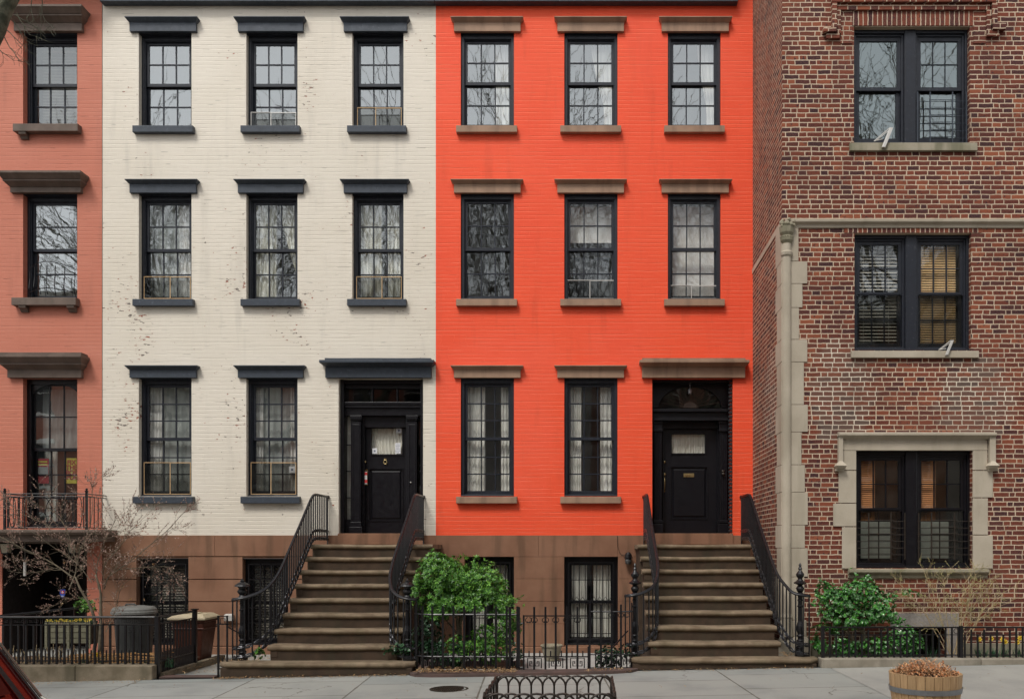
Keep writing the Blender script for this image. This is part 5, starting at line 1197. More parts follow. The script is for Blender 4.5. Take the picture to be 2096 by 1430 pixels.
m = MB(); m.frus((cx-.19, cx+.17, cy-.2, cy+.2), (cx-.25, cx+.24, cy-.26, cy+.26), z0, z0+.66); m.box(cx-.255, cx+.25, cy-.265, cy+.265, z0+.55, z0+.58); m.box(cx-.27, cx+.262, cy-.28, cy+.28, z0+.66, z0+.70); m.build('bin_body', plain('brown_plastic', (.075, .022, .012), .45, var=.4), t, bevel=.02)
m = MB(); m.box(cx-.30, cx+.285, cy-.30, cy+.30, z0+.70, z0+.735); m.frus((cx-.29, cx+.275, cy-.29, cy+.29), (cx-.22, cx+.2, cy-.2, cy+.22), z0+.735, z0+.785); m.box(cx-.12, cx+.08, cy-.1, cy+.1, z0+.785, z0+.80); m.build('lid', plain('beige_plastic', (.50, .42, .28), .5, var=.2), t, bevel=.012)
# white meter box, wall lamp, pot, planter
m = MB(); m.box(X(463), X(480), -.10, -.012, Z(1269), Z(1257)); m.frus((X(463), X(480), -.10, -.012), (X(464.5), X(478.5), -.07, -.012), Z(1257), Z(1255)); rooted(m, 'meter_box', ALU, 'small white metal box on the brownstone wall left of the stoop', 'meter box', bevel=.004)
x, z = X(1286, -.1), Z(1142, -.1)
t = thing('wall_lamp', 'dark metal bulkhead lamp on the brownstone wall left of the red house stoop', 'wall lamp', (x, -.02, z-.1))
m = MB(); m.lathe(x, -.11, [(.05, .0), (.076, .002), (.076, .014), (.062, .02), (.055, .07), (.03, .1), (.003, .108)], 20, z); m.box(x-.03, x+.03, -.05, -.012, z-.04, z+.05); m.build('lamp_hood', IRON, t)
m = MB(); m.lathe(x, -.11, [(.02, -.105), (.05, -.09), (.06, -.04), (.055, 0)], 20, z); m.build('lamp_globe', plain('smoked_glass', (.08, .08, .08), .2, spec=.8), t, smooth=True)
m = MB(); m.tube([(X(1264), -.018, Z(1096)), (X(1264.5), -.018, Z(1118)), (X(1268), -.018, Z(1130)), (X(1272), -.018, Z(1135)), (x-.02, -.03, z+.06)], .004, 5); m.build('cable', IRONR, t)
x, y = X(1129, -1.1), -1.1
t = thing('stone_pot', 'round cream plant pot with a rolled rim behind the gate', 'plant pot', (x, y, -.09)); 
m = MB(); m.lathe(x, y, [(.10, 0), (.115, .01), (.155, .20), (.165, .225), (.175, .23), (.178, .25), (.165, .255), (.15, .25), (.145, .22), (.001, .22)], 24, -.09); m.build('pot_body', LIMED, t)
WB = thing('planter_box', 'weathered slatted wooden planter box with yellow flowers in the left garden', 'planter', (X(145, -1.35), -1.35, .2))
a, b = X(97, -1.35), X(190, -1.35)
m = MB()
for k in range(4): z = .22+k*.085; m.box(a, b, -1.42, -1.40, z, z+.075); m.box(a, a+.02, -1.40, -1.12, z, z+.075)
for x in (a+.01, (a+b)/2, b-.03): m.box(x, x+.035, -1.44, -1.42, .14, .56)
m.build('slats', wood('grey_wood', (.26, .25, .17), (.19, .18, .12), 'x'), WB)
m = MB(); m.box(a+.02, b, -1.40, -1.12, .2, .5); m.build('box_soil', SOIL, WB)
m = MB()
for _ in range(260):
    x = R.uniform(a, b); m.leaf((x, R.uniform(-1.4, -1.2), .5), Vector((R.uniform(-.6, .6), R.uniform(-.6, .3), 1)), Vector((0, 1, 0)), R.uniform(.05, .11), .016)
o = rooted(m, 'primrose_plants', GRASSM, 'row of primroses with green leaves in the slatted planter box', 'flowers')
m = MB()
for k in range(16):
    x = a+(b-a)*(k+.5)/16+R.uniform(-.02, .02); c = Vector((x, -1.40+R.uniform(-.02, .04), .565+R.uniform(-.02, .03)))
    for q in range(6):
        an = q*math.pi/3; m.leaf(c, Vector((math.cos(an), -.3, math.sin(an))), Vector((0, -1, 0)), .035, .014)
m.build('flower_heads', YEL, o)
# parked car at the left edge
CX0 = -8.75
t = thing('parked_car', 'dark red hatchback parked at the kerb, only its sloping tail showing', 'car', (-6.6, -9.2, -.20))
CARP = plain('dark_red_car_paint', (.09, .006, .005), .16, .15, var=.1, spec=.7); CGL = plain('car_glass', (.006, .006, .008), .08, spec=.25); CBL = plain('black_rubber', (.012, .012, .012), .6); CHR = plain('chrome_trim', (.5, .48, .42), .2, .9)
ZR = -.24
side = [(-8.75, .25), (-8.8, .5), (-8.7, .72), (-7.7, .88), (-6.9, 1.36), (-6.5, 1.45), (-5.7, 1.46), (-5.05, 1.36), (-4.78, 1.18), (-4.50, .76), (-4.40, .70), (-4.36, .45), (-4.42, .25)]
def car_shell(y, inset, pts): return [(x, y, ZR+z) for x, z in pts]
m = MB(); lay = [(-8.36, .0), (-8.30, .0), (-8.30, 0)]
ys = [(-10.05, .06), (-10.0, 0.0), (-9.9, 0), (-8.5, 0), (-8.4, 0.0), (-8.35, .06)]
V = []; n = len(side)
for y, ins in ys:
    for x, z in side:
        tum = .16*max(0, (z-.8)/.66); yc = -9.2; yy = yc+(y-yc)*(1-tum*.9)
        xx = x+(.05 if x < -6.6 else -.05)*(1 if ins else 0); zz = z-(.04 if ins and z > .3 else 0)
        V.append((xx, yy, ZR+zz))
m.add(V, [(i*n+j, i*n+(j+1) % n, (i+1)*n+(j+1) % n, (i+1)*n+j) for i in range(len(ys)-1) for j in range(n)]+[tuple(range(n)), tuple((len(ys)-1)*n+j for j in range(n))[::-1]])
body = m.build('body', CARP, t, bevel=.02)
def carq(pts, y, off):
    out = []
    for x, z in pts:
        tum = .16*max(0, (z-.8)/.66); out.append((x, -9.2+(y+9.2)*(1-tum*.9)+off, ZR+z))
    return out
for y, off in ((-8.355, .012), (-10.05, -.012)):
    m = MB(); q = carq([(-7.45, .92), (-6.85, 1.33), (-6.5, 1.385), (-6.05, 1.395), (-6.05, .92)], y, off); m.add(q, [tuple(range(len(q)))]); m.build('side_window', CGL, t)
    m = MB(); q = carq([(-5.98, .92), (-5.98, 1.395), (-5.5, 1.37), (-5.08, 1.28), (-4.92, .95)], y, off); m.add(q, [tuple(range(len(q)))]); m.build('side_window', CGL, t)
m = MB(); m.add([(-5.02, -9.70, ZR+1.345), (-5.02, -8.72, ZR+1.345), (-4.775, -8.72, ZR+1.17), (-4.55, -8.72, ZR+.84), (-4.55, -9.70, ZR+.84), (-4.775, -9.70, ZR+1.17)], [(0, 1, 2, 5), (5, 2, 3, 4)])
m.v = [(a+.016, b, c+.012) for a, b, c in m.v]; m.build('rear_window', CGL, t)
m = MB()
pts = [(-5.05, 1.36), (-4.78, 1.18), (-4.50, .76), (-4.40, .70)]
q = carq(pts, -8.43, .0); m.tube([(a+.012, b+.01, c+.02) for a, b, c in q], .012, 6); m.build('trim_strip', CHR, t)
m = MB()
for y0, y1 in ((-8.62, -8.40), (-10.0, -9.78)): m.box(-4.50, -4.35, y0, y1, ZR+.50, ZR+.70)
m.build('tail_lights', plain('tail_light_red', (.45, .01, .01), .15, spec=.7), t, bevel=.02)
m = MB(); m.box(-4.5, -4.30, -10.0, -8.4, ZR+.25, ZR+.44); m.build('rear_bumper', CARP, t, bevel=.04)
for xw in (-7.9, -5.35):
    for yw in (-8.42, -9.98):
        m = MB(); m.v = []; 
        pr = [(.20, -.10), (.31, -.10), (.33, -.07), (.33, .07), (.31, .10), (.20, .10)]; k = 24
        V = [(xw+r*math.cos(2*math.pi*i/k), yw+w_, ZR+.33+r*math.sin(2*math.pi*i/k)) for r, w_ in pr for i in range(k)]
        m.add(V, [(j*k+i, j*k+(i+1) % k, (j+1)*k+(i+1) % k, (j+1)*k+i) for j in range(5) for i in range(k)]); wh = m.build('wheel', CBL, t)
        m = MB(); m.add([(xw+.2*math.cos(2*math.pi*i/k), yw+(.09 if yw > -9 else -.09), ZR+.33+.2*math.sin(2*math.pi*i/k)) for i in range(k)], [tuple(range(k))]); m.build('rim', STEEL, wh)

for yy0, yy1, mt, nm in ((-8.445, -8.475, CBL, 'window_seal'), (-8.60, -8.66, CBL, 'window_seal')):
    m = MB(); q = [(-5.03, 1.352), (-4.78, 1.182), (-4.50, .762), (-4.41, .70)]
    m.add([(x+.014, -9.2+(w_+9.2)*(1-.9*.16*max(0, (z-.8)/.66)), ZR+z+.012) for w_ in (yy0, yy1) for x, z in q], [(k, k+1, k+5, k+4) for k in range(3)]); m.build(nm, mt, t)
t.location.x += .24
# ---------------------------------------------------------------- plants
def rvec(rg): 
    while True:
        v = Vector((rg.uniform(-1, 1), rg.uniform(-1, 1), rg.uniform(-1, 1)))
        if .05 < v.length < 1: return v.normalized()
def grow(m, p, d, L, r, lvl, rg, up=.15, wig=.18, kids=3, tips=None, ratio=.62, spread=.8, segs=5, n=5, minr=.0015, flat=1.0):
    P = [Vector(p)]; rs = [r]; d = Vector(d).normalized(); taper = .45 if lvl else .25; kidspots = []
    for i in range(segs):
        d = (d+rvec(rg)*wig+Vector((0, 0, up*.3))).normalized(); d.y *= flat; d.normalize(); P.append(P[-1]+d*L/segs); rs.append(max(minr, r*(1-(1-taper)*(i+1)/segs))); kidspots.append((P[-1], d.copy(), rs[-1]))
    m.tube(P, rs, n if r > .02 else 4 if r > .006 else 3, False)
    if lvl == 0:
        if tips is not None: tips.append((P[-1], d.copy())); tips.append((P[-2], d.copy()))
        return
    for k in range(kids):
        q, dd, rr = kidspots[min(segs-1, 1+int((segs-1)*(k+rg.random())/kids))] if k < kids-1 else kidspots[-1]
        side = dd.cross(rvec(rg)).normalized(); nd = (dd+side*spread*rg.uniform(.7, 1.2)+Vector((0, 0, up))).normalized(); nd.y *= flat
        grow(m, q, nd, L*ratio*rg.uniform(.75, 1.2), rr*.68, lvl-1, rg, up, wig, kids, tips, ratio, spread, segs, n, minr, flat)
# bare magnolia in the left front garden
rg = random.Random(21)
t = thing('magnolia_tree', 'bare young magnolia with pinkish buds in the left front garden', 'tree', (X(205, -2.4), -2.4, .02))
m = MB(); tips = []; ym_ = -2.4
def PP(px_, py_, y): return Vector((X(px_, y), y, Z(py_, y)))
limbs = [([(204, 1342), (206, 1290), (207, 1245), (205, 1205), (195, 1175)], .030, -2.4), ([(192, 1345), (198, 1300), (188, 1245), (165, 1205), (152, 1180)], .030, -2.3),
         ([(205, 1205), (222, 1180), (243, 1165), (275, 1140), (312, 1112), (350, 1080), (372, 1052)], .014, -2.5), ([(205, 1205), (196, 1165), (203, 1135), (222, 1090), (238, 1062)], .013, -2.35),
         ([(195, 1175), (215, 1150), (240, 1125), (262, 1090), (290, 1062)], .010, -2.6), ([(152, 1180), (120, 1160), (85, 1140), (40, 1118), (0, 1098), (-30, 1085)], .017, -2.35),
         ([(165, 1205), (160, 1160), (150, 1125), (138, 1085), (120, 1055), (95, 1035)], .014, -2.1), ([(152, 1180), (155, 1140), (185, 1085), (188, 1040), (186, 1000), (195, 985)], .012, -2.6),
         ([(138, 1085), (100, 1075), (60, 1058), (30, 1040), (12, 1022)], .010, -2.0), ([(120, 1160), (80, 1170), (50, 1172), (15, 1168)], .008, -2.5), ([(198, 1215), (170, 1225), (145, 1222), (120, 1235)], .008, -2.2),
         ([(243, 1165), (300, 1160), (345, 1158), (352, 1165), (345, 1180)], .009, -2.45), ([(228, 1290), (238, 1250), (248, 1200), (270, 1180)], .010, -2.2), ([(150, 1125), (180, 1110), (230, 1100), (250, 1085)], .008, -2.5), ([(207, 1190), (160, 1150), (110, 1120), (70, 1090), (45, 1085)], .009, -2.15)]
trunk = MB()
for i, (pl, r, y) in enumerate(limbs):
    pts = [PP(a+rg.uniform(-2, 2), b, y+rg.uniform(-.04, .04)+(0 if j else 0)) for j, (a, b) in enumerate(pl)]
    if i >= 2: pts[0].y = -2.4
    P = smooth(pts, 1); rs = [r*(1-.65*j/(len(P)-1)) for j in range(len(P))]
    if i >= 2: rs = [q*.68 for q in rs]
    (trunk if i < 2 else m).tube(P, rs, 7 if i < 2 else 5)
    if i >= 2:
        for j in range(1, len(P)):
            for _k in range(2):
                d = (P[j]-P[j-1]).normalized(); s_ = (d+rvec(rg)*.9+Vector((0, 0, .1))).normalized(); s_.y *= .6
                grow(m, P[j], s_, rg.uniform(.16, .34), rs[j]*.55, 1, rg, .08, .22, 4, tips, .6, .8, 4, 4, .0016)
trunk.build('trunk', TWIG, t, smooth=True); m.build('branches', TWIG, t)
m = MB()
for p, d in tips:
    for _ in range(4): m.leaf(p-d*rg.uniform(0, .12), d+rvec(rg)*.8, rvec(rg), rg.uniform(.016, .030), rg.uniform(.005, .009), .1)
m.build('buds', BUD, t)
m = MB()
for (a, b) in ((131, 1150), (126, 1235), (250, 1200), (266, 1225), (313, 1155), (135, 1212), (295, 1227)):
    c = PP(a, b, -2.3)
    for _ in range(6): m.leaf(c, rvec(rg), rvec(rg), rg.uniform(.02, .04), .011)
m.build('withered_flowers', LITTER, t)

# big street tree whose limb crosses the top left corner
def street_tree(name, label, x, y, h, r, seed, lim=None, lvl=4, group=None, cat='tree', west=False):
    rg = random.Random(seed); t = thing(name, label, cat, (x, y, gz(x)), group)
    m = MB(); P = [Vector((x, y, gz(x)-.1))]; k = 6
    for i in range(k): P.append(P[-1]+Vector((rg.uniform(-.12, .12), rg.uniform(-.1, .1), h*.42/k)))
    m.tube(P, [r*(1-.3*i/k) for i in range(k+1)], 12); m.build('trunk', BARK, t, smooth=True)
    m = MB(); top = P[-1]
    if lim: lim(m, P, rg)
    for i in range(6):
        an = i*1.05+rg.uniform(-.3, .3); d = Vector(((-abs(math.cos(an))*.9-.5) if west else math.cos(an)*.75, math.sin(an)*.55, 1.0)); grow(m, P[-1-(i % 2)], d, h*.27, r*.5, lvl, rg, .10, .16, 3 if lvl < 4 else 4, None, .72, .62, 5, 5, .0085 if lvl > 3 else .003)
    m.build('crown', BARK, t, smooth=True); return t
def corner_limb(m, P, rg):
    y = -6.5; s = [(-8.5, 3.2), (X(-330, y), Z(560, y)), (X(-160, y), Z(330, y)), (X(-60, y), Z(200, y)), (X(-30, y), Z(100, y)), (X(-4, y), Z(42, y)), (X(20, y), Z(-14, y)), (X(70, y), Z(-110, y)), (X(150, y), Z(-230, y))]
    pts = smooth([Vector((a, y, b)) for a, b in s], 1); m.tube(pts, [.115-.035*i/(len(pts)-1)+.006*math.sin(i*2.1) for i in range(len(pts))], 12)
    m.tube(smooth([Vector((X(-12, y), y, Z(60, y))), Vector((X(-6, y), y, Z(20, y))), Vector((X(10, y), y, Z(-15, y))), Vector((X(15, y), y, Z(-60, y)))], 1), .05, 8)
    for (a, b, d) in ((66, -8, (.1, 0, -1)), (84, -8, (.1, 0, -1)), (30, 30, (.9, 0, -.5)), (14, 62, (.8, 0, -.5)), (8, 75, (.3, 0, -1)), (-6, 95, (.6, 0, -.6)), (34, 26, (.6, 0, -1)), (28, 44, (.5, 0, -1))):
        grow(m, (X(a, y), y, Z(b, y)), d, rg.uniform(.18, .30), .006, 2, rg, -.06, .3, 3, None, .55, .9, 5, 4, .0018, .6)
street_tree('street_tree', 'mossy barked street tree with a thick limb crossing the top left corner', -8.6, -6.5, 12, .2, 5, corner_limb, 2, west=True)
for i, (x, y, h) in enumerate(((-15.5, -19.0, 18.0), (-8.5, -19.6, 17.5), (-1.8, -19.0, 18.5), (4.6, -19.5, 16.0), (11.0, -19.0, 19.5))):
    street_tree('bare_street_tree', 'bare street tree on the far pavement in front of the %s house' % ('stone coloured', 'dark red', 'white painted', 'brown brick', 'orange brick')[i], x, y, h, .22, 40+i, None, 4, 'bare trees across the street')

# shrubs
from mathutils import noise as mn
def hole(p): return mn.noise(p)
def shrub(name, label, blobs, count, mat, L, W, whorl, seed, stems, loc, rounded=False, smat=TWIG):
    rg = random.Random(seed); t = thing(name, label, 'shrub', loc)
    m = MB()
    for (a, b, r) in stems: 
        a, b = Vector(a), Vector(b); grow(m, a, b-a, (b-a).length, r, 2, rg, .1, .15, 3, None, .55, .8, 4, 6)
    m.build('stems', smat, t)
    m = MB(); tot = sum(q[3]*q[4]*q[5] for q in blobs)
    ctr = [Vector(q[:3]) for q in blobs]
    for q in blobs:
        k = int(count*q[3]*q[4]*q[5]/tot)
        tufts = [rvec(rg) for _ in range(14)]
        for _ in range(k):
            v = rvec(rg); rad = rg.uniform(.45, 1.0) ** .6
            bump = 1+.42*max(0, max(v.dot(u) for u in tufts)-.80)/.20-.16*rg.random()
            p = Vector((q[0]+v.x*q[3]*rad*bump, q[1]+v.y*q[4]*rad*bump, q[2]+v.z*q[5]*rad*bump))
            if hole(p*3.3+Vector((seed, 0, 0))) < -.26: continue
            out = (v+Vector((0, 0, .55))+rvec(rg)*.35).normalized()
            for w in range(whorl):
                an = 2*math.pi*w/whorl+rg.random(); s_ = out.orthogonal().normalized(); s_ = Matrix.Rotation(an, 3, out) @ s_
                d = (out*rg.uniform(.35, .9)+s_).normalized(); s2 = rg.uniform(.7, 1.15)
                m.leaf(p, d, out, L*s2, W*s2, .2)
    m.build('foliage', mat, t); return t
ys_ = -2.35
def bl(px_, py_, rx_, rz_, ry=.4, y=ys_): s = F/(D0+y); return (X(px_, y), y, Z(py_, y), rx_/s, ry, rz_/s)
shrub('evergreen_shrub', 'tall bright green evergreen shrub with whorled leaves behind the curved fence', [bl(912, 1180, 46, 42), bl(893, 1218, 44, 32), bl(965, 1200, 40, 34), bl(1003, 1196, 30, 36), bl(1010, 1232, 36, 30), bl(900, 1155, 30, 20), bl(885, 1140, 9, 12, .1), bl(978, 1158, 12, 20, .12), bl(925, 1232, 46, 24), bl(975, 1240, 44, 22), bl(866, 1196, 18, 14), bl(858, 1186, 8, 6, .1), bl(1044, 1268, 20, 26), bl(1058, 1232, 16, 7, .08), bl(895, 1255, 28, 12), bl(1035, 1245, 12, 24, .15), bl(1070, 1226, 8, 5, .06)], 4600, LEAF, .058, .0085, 8, 3,
      [((X(948, ys_), ys_, -.05), (X(948, ys_), ys_, .8), .05), ((X(940, ys_), ys_, -.05), (X(925, ys_), ys_, .9), .03)], (X(948, ys_), ys_, -.05))
shrub('low_shrub', 'low green leafy shrub at the foot of the tall evergreen', [bl(990, 1310, 52, 30, .25, -2.75), bl(950, 1322, 40, 22, .2, -2.75), bl(1005, 1335, 40, 20, .2, -2.8)], 520, LEAF, .05, .012, 7, 5, [((X(985, -2.75), -2.75, -.05), (X(985, -2.75), -2.75, .3), .02)], (X(985, -2.75), -2.75, -.05))
shrub('shade_shrub', 'dark ivy filling the left end of the curved fence', [bl(880, 1300, 30, 42, .25, -2.6), bl(915, 1330, 45, 35, .2, -2.7), bl(1050, 1335, 18, 28, .2, -2.7)], 620, IVYM, .045, .018, 4, 6, [((X(885, -2.6), -2.6, -.05), (X(885, -2.6), -2.6, .4), .015)], (X(885, -2.6), -2.6, -.05))
shrub('ivy', 'small ivy clump at the newel foot right of the cream house stoop', [bl(822, 1325, 28, 16, .08, -2.95), bl(800, 1336, 14, 10, .06, -3.0)], 90, IVYM, .04, .02, 4, 8, [((X(825, -2.95), -2.95, .12), (X(822, -2.95), -2.95, .3), .006)], (X(822, -2.95), -2.95, .12))
shrub('ivy', 'small ivy clump at the newel foot left of the red house stoop', [bl(1300, 1332, 34, 12, .08, -2.95), bl(1245, 1345, 24, 26, .12, -2.95)], 170, IVYM, .04, .02, 4, 9, [((X(1295, -2.95), -2.95, .1), (X(1290, -2.95), -2.95, .25), .006)], (X(1290, -2.95), -2.95, .1))
shrub('weed_patch', 'bright green weeds on the bottom step beside the left newel', [(X(530, -2.85), -2.85, .22, .07, .05, .07)], 45, LEAF, .035, .012, 6, 10, [((X(530, -2.85), -2.85, .13), (X(530, -2.85), -2.85, .22), .004)], (X(530, -2.85), -2.85, .14))
yq = -2.72
shrub('euonymus_shrub', 'rounded leafed green shrub against the brick wall behind the low fence', [bl(1722, 1226, 34, 26, .2, yq), bl(1762, 1214, 36, 24, .2, yq), bl(1688, 1208, 18, 20, .16, yq), bl(1668, 1222, 10, 12, .1, yq), bl(1800, 1246, 30, 26, .2, yq), bl(1750, 1262, 50, 20, .2, yq), bl(1790, 1212, 16, 14, .1, yq), bl(1745, 1180, 9, 16, .08, -2.5), bl(1832, 1262, 18, 16, .1, yq), bl(1778, 1190, 8, 14, .08, -2.6), bl(1822, 1222, 14, 8, .08, yq), bl(1700, 1252, 20, 16, .14, yq), bl(1690, 1310, 26, 34, .2, yq), bl(1845, 1310, 38, 26, .16, yq), bl(1800, 1325, 50, 18, .16, yq), bl(1722, 1325, 34, 18, .16, yq), bl(1850, 1215, 30, 8, .05, -2.5)], 2700, LEAF2, .044, .015, 5, 11,
      [((X(1775, yq), yq, .1), (X(1765, yq), yq, .85), .035), ((X(1770, yq), yq, .1), (X(1720, yq), yq, .8), .02)], (X(1772, yq), yq, .1))
shrub('potted_greenery', 'small green bushy plant above the sloping handrail of the salmon house', [bl(176, 1238, 22, 12, .1, -.9)], 90, LEAF, .05, .009, 7, 12, [((X(180, -.9), -.9, .4), (X(176, -.9), -.9, .62), .008)], (X(178, -.9), -.9, .4))
# leafless forsythia
rg = random.Random(33); y = -2.75
t = thing('forsythia_bush', 'leafless tan stemmed bush with tiny yellow green buds by the brick wall', 'shrub', (X(1950, y), y, .1))
m = MB(); tips = []
for (a, b, c, d_, r) in ((1940, 1340, 1845, 1195, .007), (1945, 1340, 1895, 1180, .007), (1958, 1340, 1975, 1190, .009), (1962, 1340, 1995, 1180, .009), (1955, 1340, 2050, 1215, .008), (1948, 1340, 1930, 1185, .006), (1965, 1340, 2035, 1240, .008), (1950, 1340, 1990, 1230, .008), (1946, 1340, 1862, 1230, .006), (1960, 1340, 2010, 1200, .007)):
    A, B = PP(a, b, y), PP(c, d_, y+rg.uniform(-.15, .2)); P = [A]
    for k in range(1, 8): P.append(A.lerp(B, k/7)+rvec(rg)*.02+Vector((0, 0, .10*math.sin(math.pi*k/7))))
    m.tube(P, [r*(1-.6*k/7) for k in range(8)], 5, False)
    for k in range(2, 8):
        for _ in range(2): d = ((P[k]-P[k-1]).normalized()+rvec(rg)*.9); d.y *= .4; grow(m, P[k], d, rg.uniform(.14, .30), r*.4, 1, rg, .05, .2, 4, tips, .6, .9, 4, 4, .0016)
m.build('stems', STRAW, t); m = MB()
for p, d in tips:
    for _ in range(3): m.leaf(p-d*rg.uniform(0, .1), d+rvec(rg), rvec(rg), rg.uniform(.012, .022), .004, .1)
m.build('buds', BUDG, t)
# daffodils and other bulbs
def bulbs(label, px_, y, z, n, seed, blooms, name='daffodil_clump', group='daffodil clumps', h=.24):
    rg = random.Random(seed); x = X(px_, y); t = thing(name, label, 'flowers', (x, y, z), group); m = MB()
    for _ in range(n): m.blade((x+rg.gauss(0, .04), y+rg.gauss(0, .03), z), (rg.uniform(-.45, .45), rg.uniform(-.3, .3), 1), rg.uniform(h*.7, h*1.15), rg.uniform(.004, .007), rg.uniform(.05, .4))
    m.build('leaves', GRASSM, t)
    for k in range(blooms):
        bx_ = x+rg.uniform(-.08, .08); bz = z+h*rg.uniform(1.05, 1.4); by = y-rg.uniform(0, .05); m = MB(); m.tube([(bx_, by+.02, z), (bx_, by+.01, bz)], .003, 4); c = Vector((bx_, by, bz))
        st = m.build('flower_stem', GRASSM, t); m = MB()
        for q in range(6): an = q*math.pi/3; m.leaf(c, Vector((math.cos(an), -.25, math.sin(an))), Vector((0, -1, 0)), .042, .017)
        m.tube([c, c+Vector((0, -.03, 0))], [.010, .018], 8, False); m.build('bloom', YEL, st)
for i, (px_, n, bl_, lab) in enumerate(((2008, 30, 1, 'daffodils with one bloom just right of the tall bush post'), (2032, 40, 1, 'daffodil clump with a single yellow bloom, second beside the brick wall'), (2058, 44, 2, 'thick daffodil clump with two blooms near the right edge'), (2086, 36, 2, 'daffodils with blooms at the far right edge of the garden'), (1905, 26, 0, 'green daffodil leaves without blooms below the granite lintel'), (1865, 18, 0, 'thin bulb leaves beside the rounded shrub'))):
    bulbs(lab, px_, -2.85, .12, n, 50+i, bl_)
for i, (px_, n, bl_, lab) in enumerate(((172, 26, 0, 'bulb leaves behind the left fence near the magnolia trunk'), (262, 22, 0, 'bulb leaves in front of the grey bin'), (300, 34, 0, 'bulb leaves at the right end of the left garden'), (205, 16, 1, 'small daffodil clump at the magnolia foot'), (345, 26, 0, 'bulb leaves beyond the corner post of the left fence'))):
    bulbs(lab, px_, -2.8, .03, n, 70+i, bl_, h=.17, group='bulb clumps in the left garden')
# litter of dead leaves and straw
def litter(name, label, areas, n, seed, mat, Lr=(.02, .05), kind='stuff'):
    rg = random.Random(seed); m = MB()
    for (x0, x1, y0, y1, z, w) in areas:
        for _ in range(int(n*w)):
            x = rg.uniform(x0, x1); y = rg.uniform(y0, y1); zz = (gz(x) if z is None else z)+rg.uniform(.004, .02)
            m.leaf((x, y, zz), Vector((rg.uniform(-1, 1), rg.uniform(-1, 1), rg.uniform(-.1, .35))), Vector((0, 0, 1)), rg.uniform(*Lr), rg.uniform(.004, .012), .2)
    o = m.build(name, mat); tag(o, label, None, kind='stuff'); return o
litter('dead_leaves', 'dry leaves blown against the stoops and fences', [(-9, -5.95, -2.95, -1.8, .03, 1.0), (-2.3, X(1060, -3), -3.42, -2.95, .035, 1.0), (.0, .6, -3.40, -3.1, .04, .3), (-5.0, -4.6, -3.3, -3.2, None, .05), (.3, .65, -3.3, -3.0, .03, .2), (-5, -2.4, -3.34, -3.2, None, .25), (.7, 3.1, -3.34, -3.22, None, .12), (-9, -5.9, -3.6, -3.24, None, .10), (-8, 6, -5.5, -3.4, None, .05), (-5.8, -5.05, -3.0, -1.2, -.04, .16), (3.2, 6, -3.0, -2.5, .12, .3), (-8, -5.9, -3.45, -3.24, None, .03), (2.72, 2.95, -2.95, -2.6, .2, .08), (-4.9, -4.4, -3.1, -2.8, .15, .03), (-5.6, -5.1, -1.4, -.3, -.1, .1)], 1500, 4, LITTER)
m = MB(); rg = random.Random(9)
for _ in range(170):
    x = rg.uniform(X(130, -2.7), X(310, -2.7)); y_ = rg.uniform(-2.9, -2.5); an = rg.gauss(0, .25); L = rg.uniform(.1, .35); z = .06+rg.uniform(0, .16)*(1-abs(y_+2.7)); m.tube([(x, y_, z), (x+L*math.cos(an), y_+rg.uniform(-.05, .05), z+L*math.sin(an)*.3)], .0045, 4, False)
tag(m.build('straw_bundle', plain('orange_straw', (.50, .27, .10), .8, var=.4)), 'layer of dry orange straw stalks lying in the left garden', None, kind='stuff')
m = MB()
for _ in range(40):
    x = rg.uniform(X(20, -2.6), X(120, -2.6)); y_ = rg.uniform(-2.9, -2.3); P = [Vector((x, y_, .03))]; d = Vector((rg.uniform(-.6, .6), rg.uniform(-.2, .2), 1))
    for k in range(4): P.append(P[-1]+(d+rvec(rg)*.5).normalized()*rg.uniform(.04, .09))
    m.tube(P, [.007, .006, .005, .004, .003], 5, False)
rooted(m, 'pruned_stems', STRAW, 'pruned leafless rose stems in the left garden near the car', 'pruned shrub')
m = MB(); rg = random.Random(3)
for (a, b, c) in ((X(216, -2.6), -2.55, .10), (X(172, -2.4), -2.4, .08)):
    n_ = 8; V = []; 
    for i in range(7):
        for k in range(12):
            th = math.pi*i/6; ph = 2*math.pi*k/12; rr_ = 1+.15*math.sin(3*ph+i)+.1*rg.random(); V.append((a+.11*rr_*math.sin(th)*math.cos(ph), b+.08*rr_*math.sin(th)*math.sin(ph), c+.07*rr_*math.cos(th)))
    mm = MB(); mm.add(V, [(i*12+k, i*12+(k+1) % 12, (i+1)*12+(k+1) % 12, (i+1)*12+k) for i in range(6) for k in range(12)])
    rooted(mm, 'garden_stone', CURB, 'rounded tan stone %s' % ('right of the magnolia trunk' if a > X(200, -2.5) else 'left of the magnolia trunk'), 'stone', smooth=True)

